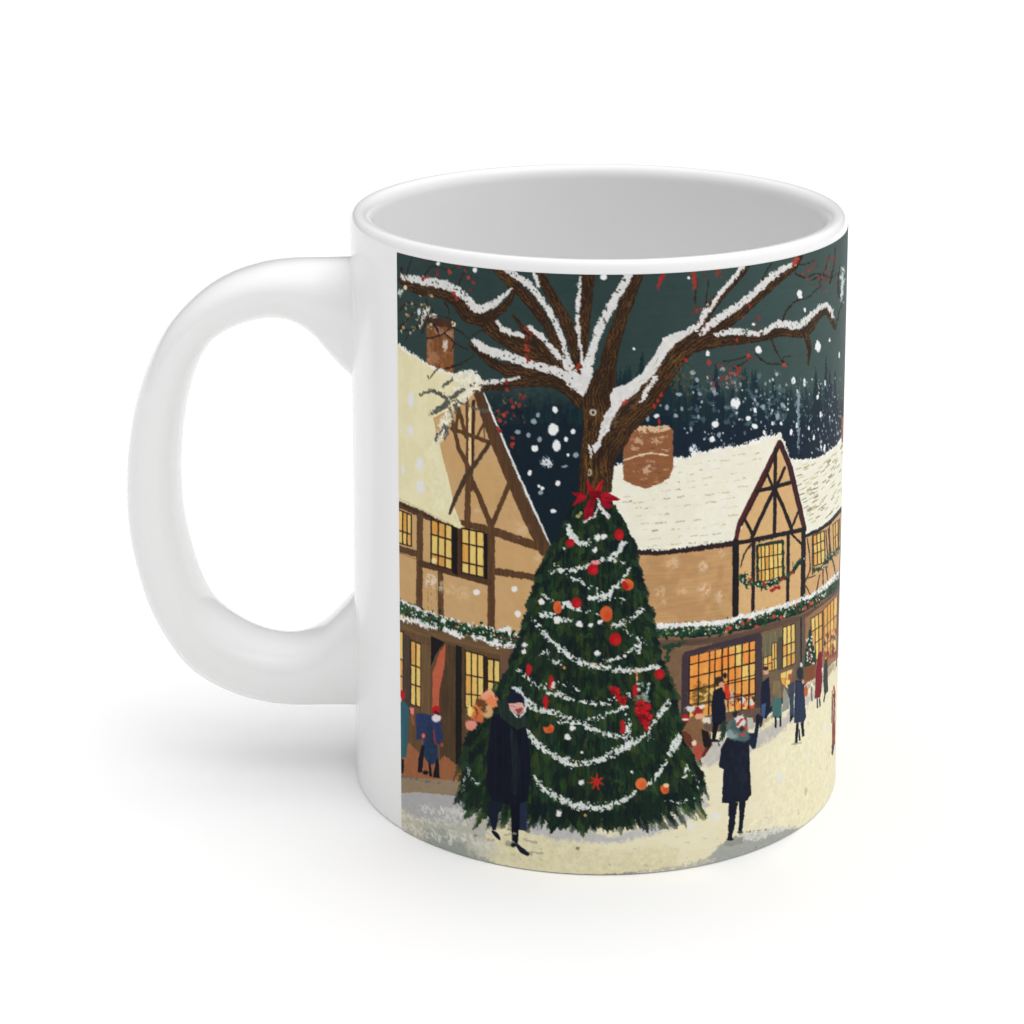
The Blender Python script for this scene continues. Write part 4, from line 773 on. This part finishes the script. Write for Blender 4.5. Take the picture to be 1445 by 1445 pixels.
def grid_mesh(name, co, nu, nv):
    me = bpy.data.meshes.new(name)
    i = (np.arange(nv-1)[:, None]*nu+np.arange(nu-1)[None]).ravel()
    f = np.stack([i, i+nu, i+nu+1, i+1], 1).astype(np.int32)
    me.vertices.add(len(co)); me.vertices.foreach_set('co', co.astype(np.float32).ravel())
    me.loops.add(f.size); me.loops.foreach_set('vertex_index', f.ravel())
    me.polygons.add(len(f)); me.polygons.foreach_set('loop_start', np.arange(0, f.size, 4, dtype=np.int32))
    me.polygons.foreach_set('loop_total', np.full(len(f), 4, np.int32))
    me.polygons.foreach_set('use_smooth', np.ones(len(f), bool))
    me.update(calc_edges=True)
    return me
col = bpy.context.scene.collection
def link(name, me, mat, parent=None):
    o = bpy.data.objects.new(name, me); col.objects.link(o); me.materials.append(mat)
    if parent: o.parent = parent
    return o

mug = bpy.data.objects.new('mug', None); col.objects.link(mug); mug.empty_display_size = .02
mug['label'] = 'white ceramic mug with a printed snowy village and decorated fir, handle to the left'
mug['category'] = 'mug'

me = grid_mesh('printed_picture', co, nx, nz)
at = me.color_attributes.new('ink', 'FLOAT_COLOR', 'POINT')
rgba = np.ones((nz*nx, 4), np.float32); rgba[:, :3] = lin.reshape(-1, 3)
at.data.foreach_set('color', rgba.ravel())
pic = link('printed_picture', me, INK, mug)
pic['label'] = 'printed winter village scene with a bare snowy tree and a decorated fir'

# ------------------------------------------------------------------ cup body (lathe)
prof = [(0.0, 0.055), (0.80, 0.055), (0.84, 0.045), (0.87, 0.012), (0.89, 0.0), (0.988, 0.0), (0.995, 0.0015), (0.999, 0.004), (1.0, 0.008), (1.0, 0.025)]
for i in range(1, 24): prof.append((1.0, 0.025+(2.315-0.025)*i/24))
ztop = 2.372
def arc(cx, cz, rx, rz, a0, a1, n):
    return [(cx+rx*math.cos(math.radians(a0+(a1-a0)*i/n)), cz+rz*math.sin(math.radians(a0+(a1-a0)*i/n))) for i in range(n+1)]
prof += arc(0.970, 2.326, 0.030, 0.047, 0, 90, 10)
prof += [(0.965, 2.3732)]
prof += arc(0.960, 2.313, 0.046, 0.060, 90, 180, 12)[1:]
prof += [(0.914-0.014*i/20, 2.31-2.06*i/20) for i in range(1, 20)]
prof += [(0.895, 0.24), (0.87, 0.19), (0.82, 0.155), (0.74, 0.14), (0.4, 0.135), (0.0, 0.135)]
N = 256
bm = bmesh.new()
rings = []
for r, z in prof:
    if r == 0: rings.append([bm.verts.new((0, 0, z*S))])
    else: rings.append([bm.verts.new((r*S*math.cos(2*math.pi*i/N), r*S*math.sin(2*math.pi*i/N), z*S)) for i in range(N)])
for a, b in zip(rings[:-1], rings[1:]):
    for i in range(N):
        j = (i+1) % N
        if len(a) == 1: bm.faces.new((a[0], b[j], b[i]))
        elif len(b) == 1: bm.faces.new((a[i], a[j], b[0]))
        else: bm.faces.new((a[i], a[j], b[j], b[i]))
bmesh.ops.recalc_face_normals(bm, faces=bm.faces)
for f in bm.faces: f.smooth = True
me = bpy.data.meshes.new('cup_body'); bm.to_mesh(me); bm.free()
body = link('cup_body', me, WHITE, mug)

# ------------------------------------------------------------------ handle (swept loop flaring into the wall)
pairs = [((513, 362.4), (507, 538)), ((498, 362.6), (495.5, 524.5)), ((484, 362.8), (484, 514.5)), ((455, 363.4), (468, 496)), ((433, 363.5), (450, 474)), ((410, 364.4), (431, 458)), ((385, 366.8), (409, 448.5)), ((360, 371.8), (385, 446.2)), ((325, 383), (355, 451.5)), ((290, 402), (326, 463)), ((258, 430), (301, 481)),
         ((231, 465), (282, 511)), ((209, 514), (269, 546)), ((193, 570), (259.6, 588)), ((184.3, 630), (254.8, 632)), ((182.5, 680), (253.9, 672)), ((185, 732), (256.5, 714)), ((196, 790), (265, 760)),
         ((214, 846), (280, 808)), ((240, 894), (297, 843)), ((269, 931), (321, 866)), ((305, 956), (350, 883.5)), ((343.7, 972.8), (377, 893.5)), ((380, 982), (404.6, 897.2)), ((410, 986), (430, 893.5)), ((435, 987.2), (452, 882.5)), ((460, 987.4), (469, 867.5)), ((484, 987.4), (485, 851)), ((498, 987.4), (499, 836)), ((513, 987.4), (511, 824))]
st = []
for (o, i_) in pairs:
    a = np.array(to_plane(*o)); b = np.array(to_plane(*i_))
    st.append(np.concatenate([a, b]))
st = smooth(st, 4)
HB = 0.19                                                        # half width of the handle front to back
M = 48
def section(c, d, a, b):
    """points round a rounded-rectangular section; c centre (x,z), d unit (x,z) from inner to outer"""
    out = []
    for k_ in range(M):
        t = 2*math.pi*k_/M; ct, s_ = math.cos(t), math.sin(t); e = 2/2.4
        u = math.copysign(abs(ct)**e, ct)*a; v = math.copysign(abs(s_)**e, s_)*b
        out.append((c[0]+d[0]*u, v, c[1]+d[1]*u))
    return out
secs = []
for s_ in st:
    o = s_[:2]; i_ = s_[2:]; c = (o+i_)/2; d = o-i_; L_ = np.linalg.norm(d); d = d/L_
    a = L_/2
    hz = abs(d[1])                                               # horizontal runs look thicker from above
    am = math.sqrt(max(a*a-(HB*.8*0.28*hz)**2, 0.3*a*a))
    secs.append((c, d, am, HB))
nS = len(secs)
allr = []
for q, (c, d, a, b) in enumerate(secs):                          # the loop broadens a little where it meets the wall
    e_ = min(q, nS-1-q)
    allr.append(section(c, d, a, b*(1+0.16*max(0, 1-e_/14)**2)))
bm = bmesh.new()
rv = [[bm.verts.new((x*S, y*S, z*S)) for x, y, z in r] for r in allr]
for a, b in zip(rv[:-1], rv[1:]):
    for i in range(M):
        j = (i+1) % M; bm.faces.new((a[i], a[j], b[j], b[i]))
bmesh.ops.recalc_face_normals(bm, faces=bm.faces)
for f in bm.faces: f.smooth = True
me = bpy.data.meshes.new('handle'); bm.to_mesh(me); bm.free()
handle = link('handle', me, WHITE, mug)

# ------------------------------------------------------------------ the white surface
bm = bmesh.new(); h = 8.0
bm.faces.new([bm.verts.new(v) for v in ((-h, -h, 0), (h, -h, 0), (h, h, 0), (-h, h, 0))])
me = bpy.data.meshes.new('tabletop'); bm.to_mesh(me); bm.free()
tbl = link('tabletop', me, PAPER); tbl['kind'] = 'structure'; tbl.location.z = -0.00005

# ------------------------------------------------------------------ light
W_UP, W_RT, W_BASE = 1.84, 0.76, 0.04
sc = bpy.context.scene
w = bpy.data.worlds.new('World'); sc.world = w; w.use_nodes = True
# a white light tent: bright overhead, bright wall on the right, dimmer on the left
wn, wl = w.node_tree.nodes, w.node_tree.links
bg = wn['Background']; bg.inputs['Color'].default_value = (1, 1, 1, 1)
tc = wn.new('ShaderNodeTexCoord'); sx_ = wn.new('ShaderNodeSeparateXYZ'); wl.new(tc.outputs['Generated'], sx_.inputs[0])
def wmath(op, a, b=None):
    n_ = wn.new('ShaderNodeMath'); n_.operation = op
    for i_, v in enumerate((a, b)):
        if v is None: continue
        if isinstance(v, (int, float)): n_.inputs[i_].default_value = v
        else: wl.new(v, n_.inputs[i_])
    return n_.outputs[0]
up = wmath('MAXIMUM', sx_.outputs['Z'], 0.0); rt_ = wmath('MAXIMUM', sx_.outputs['X'], 0.0)
tot = wmath('ADD', wmath('ADD', wmath('MULTIPLY', wmath('POWER', up, 2.0), W_UP), wmath('MULTIPLY', wmath('POWER', rt_, 2.0), W_RT)), W_BASE)
wl.new(tot, bg.inputs['Strength'])
def sun(name, d, strength, ang):
    l = bpy.data.lights.new(name, 'SUN'); l.energy = strength; l.angle = math.radians(ang)
    o = bpy.data.objects.new(name, l); col.objects.link(o)
    o.rotation_euler = (-Vector(d)).to_track_quat('-Z', 'Y').to_euler()
    return o
sun('key_light', (0.3, -0.22, 1.0), 0.36, 40)

# ------------------------------------------------------------------ camera
cd = bpy.data.cameras.new('camera'); cam = bpy.data.objects.new('camera', cd); col.objects.link(cam); sc.camera = cam
cd.sensor_width = 36; cd.sensor_fit = 'HORIZONTAL'; cd.lens = 36*F_PX/W0
cd.shift_x = -SX/W0; cd.shift_y = SY/W0
cd.clip_start = 0.01; cd.clip_end = 60
m = Matrix(((CR[0], CU[0], -CF[0], CAM[0]*S), (CR[1], CU[1], -CF[1], CAM[1]*S), (CR[2], CU[2], -CF[2], CAM[2]*S), (0, 0, 0, 1)))
cam.matrix_world = m

sc.render.engine = 'CYCLES'
sc.render.resolution_x = 1024; sc.render.resolution_y = 1024
sc.view_settings.view_transform = 'Standard'; sc.view_settings.look = 'None'
sc.view_settings.exposure = 0; sc.view_settings.gamma = 1; sc.view_settings.use_curve_mapping = False
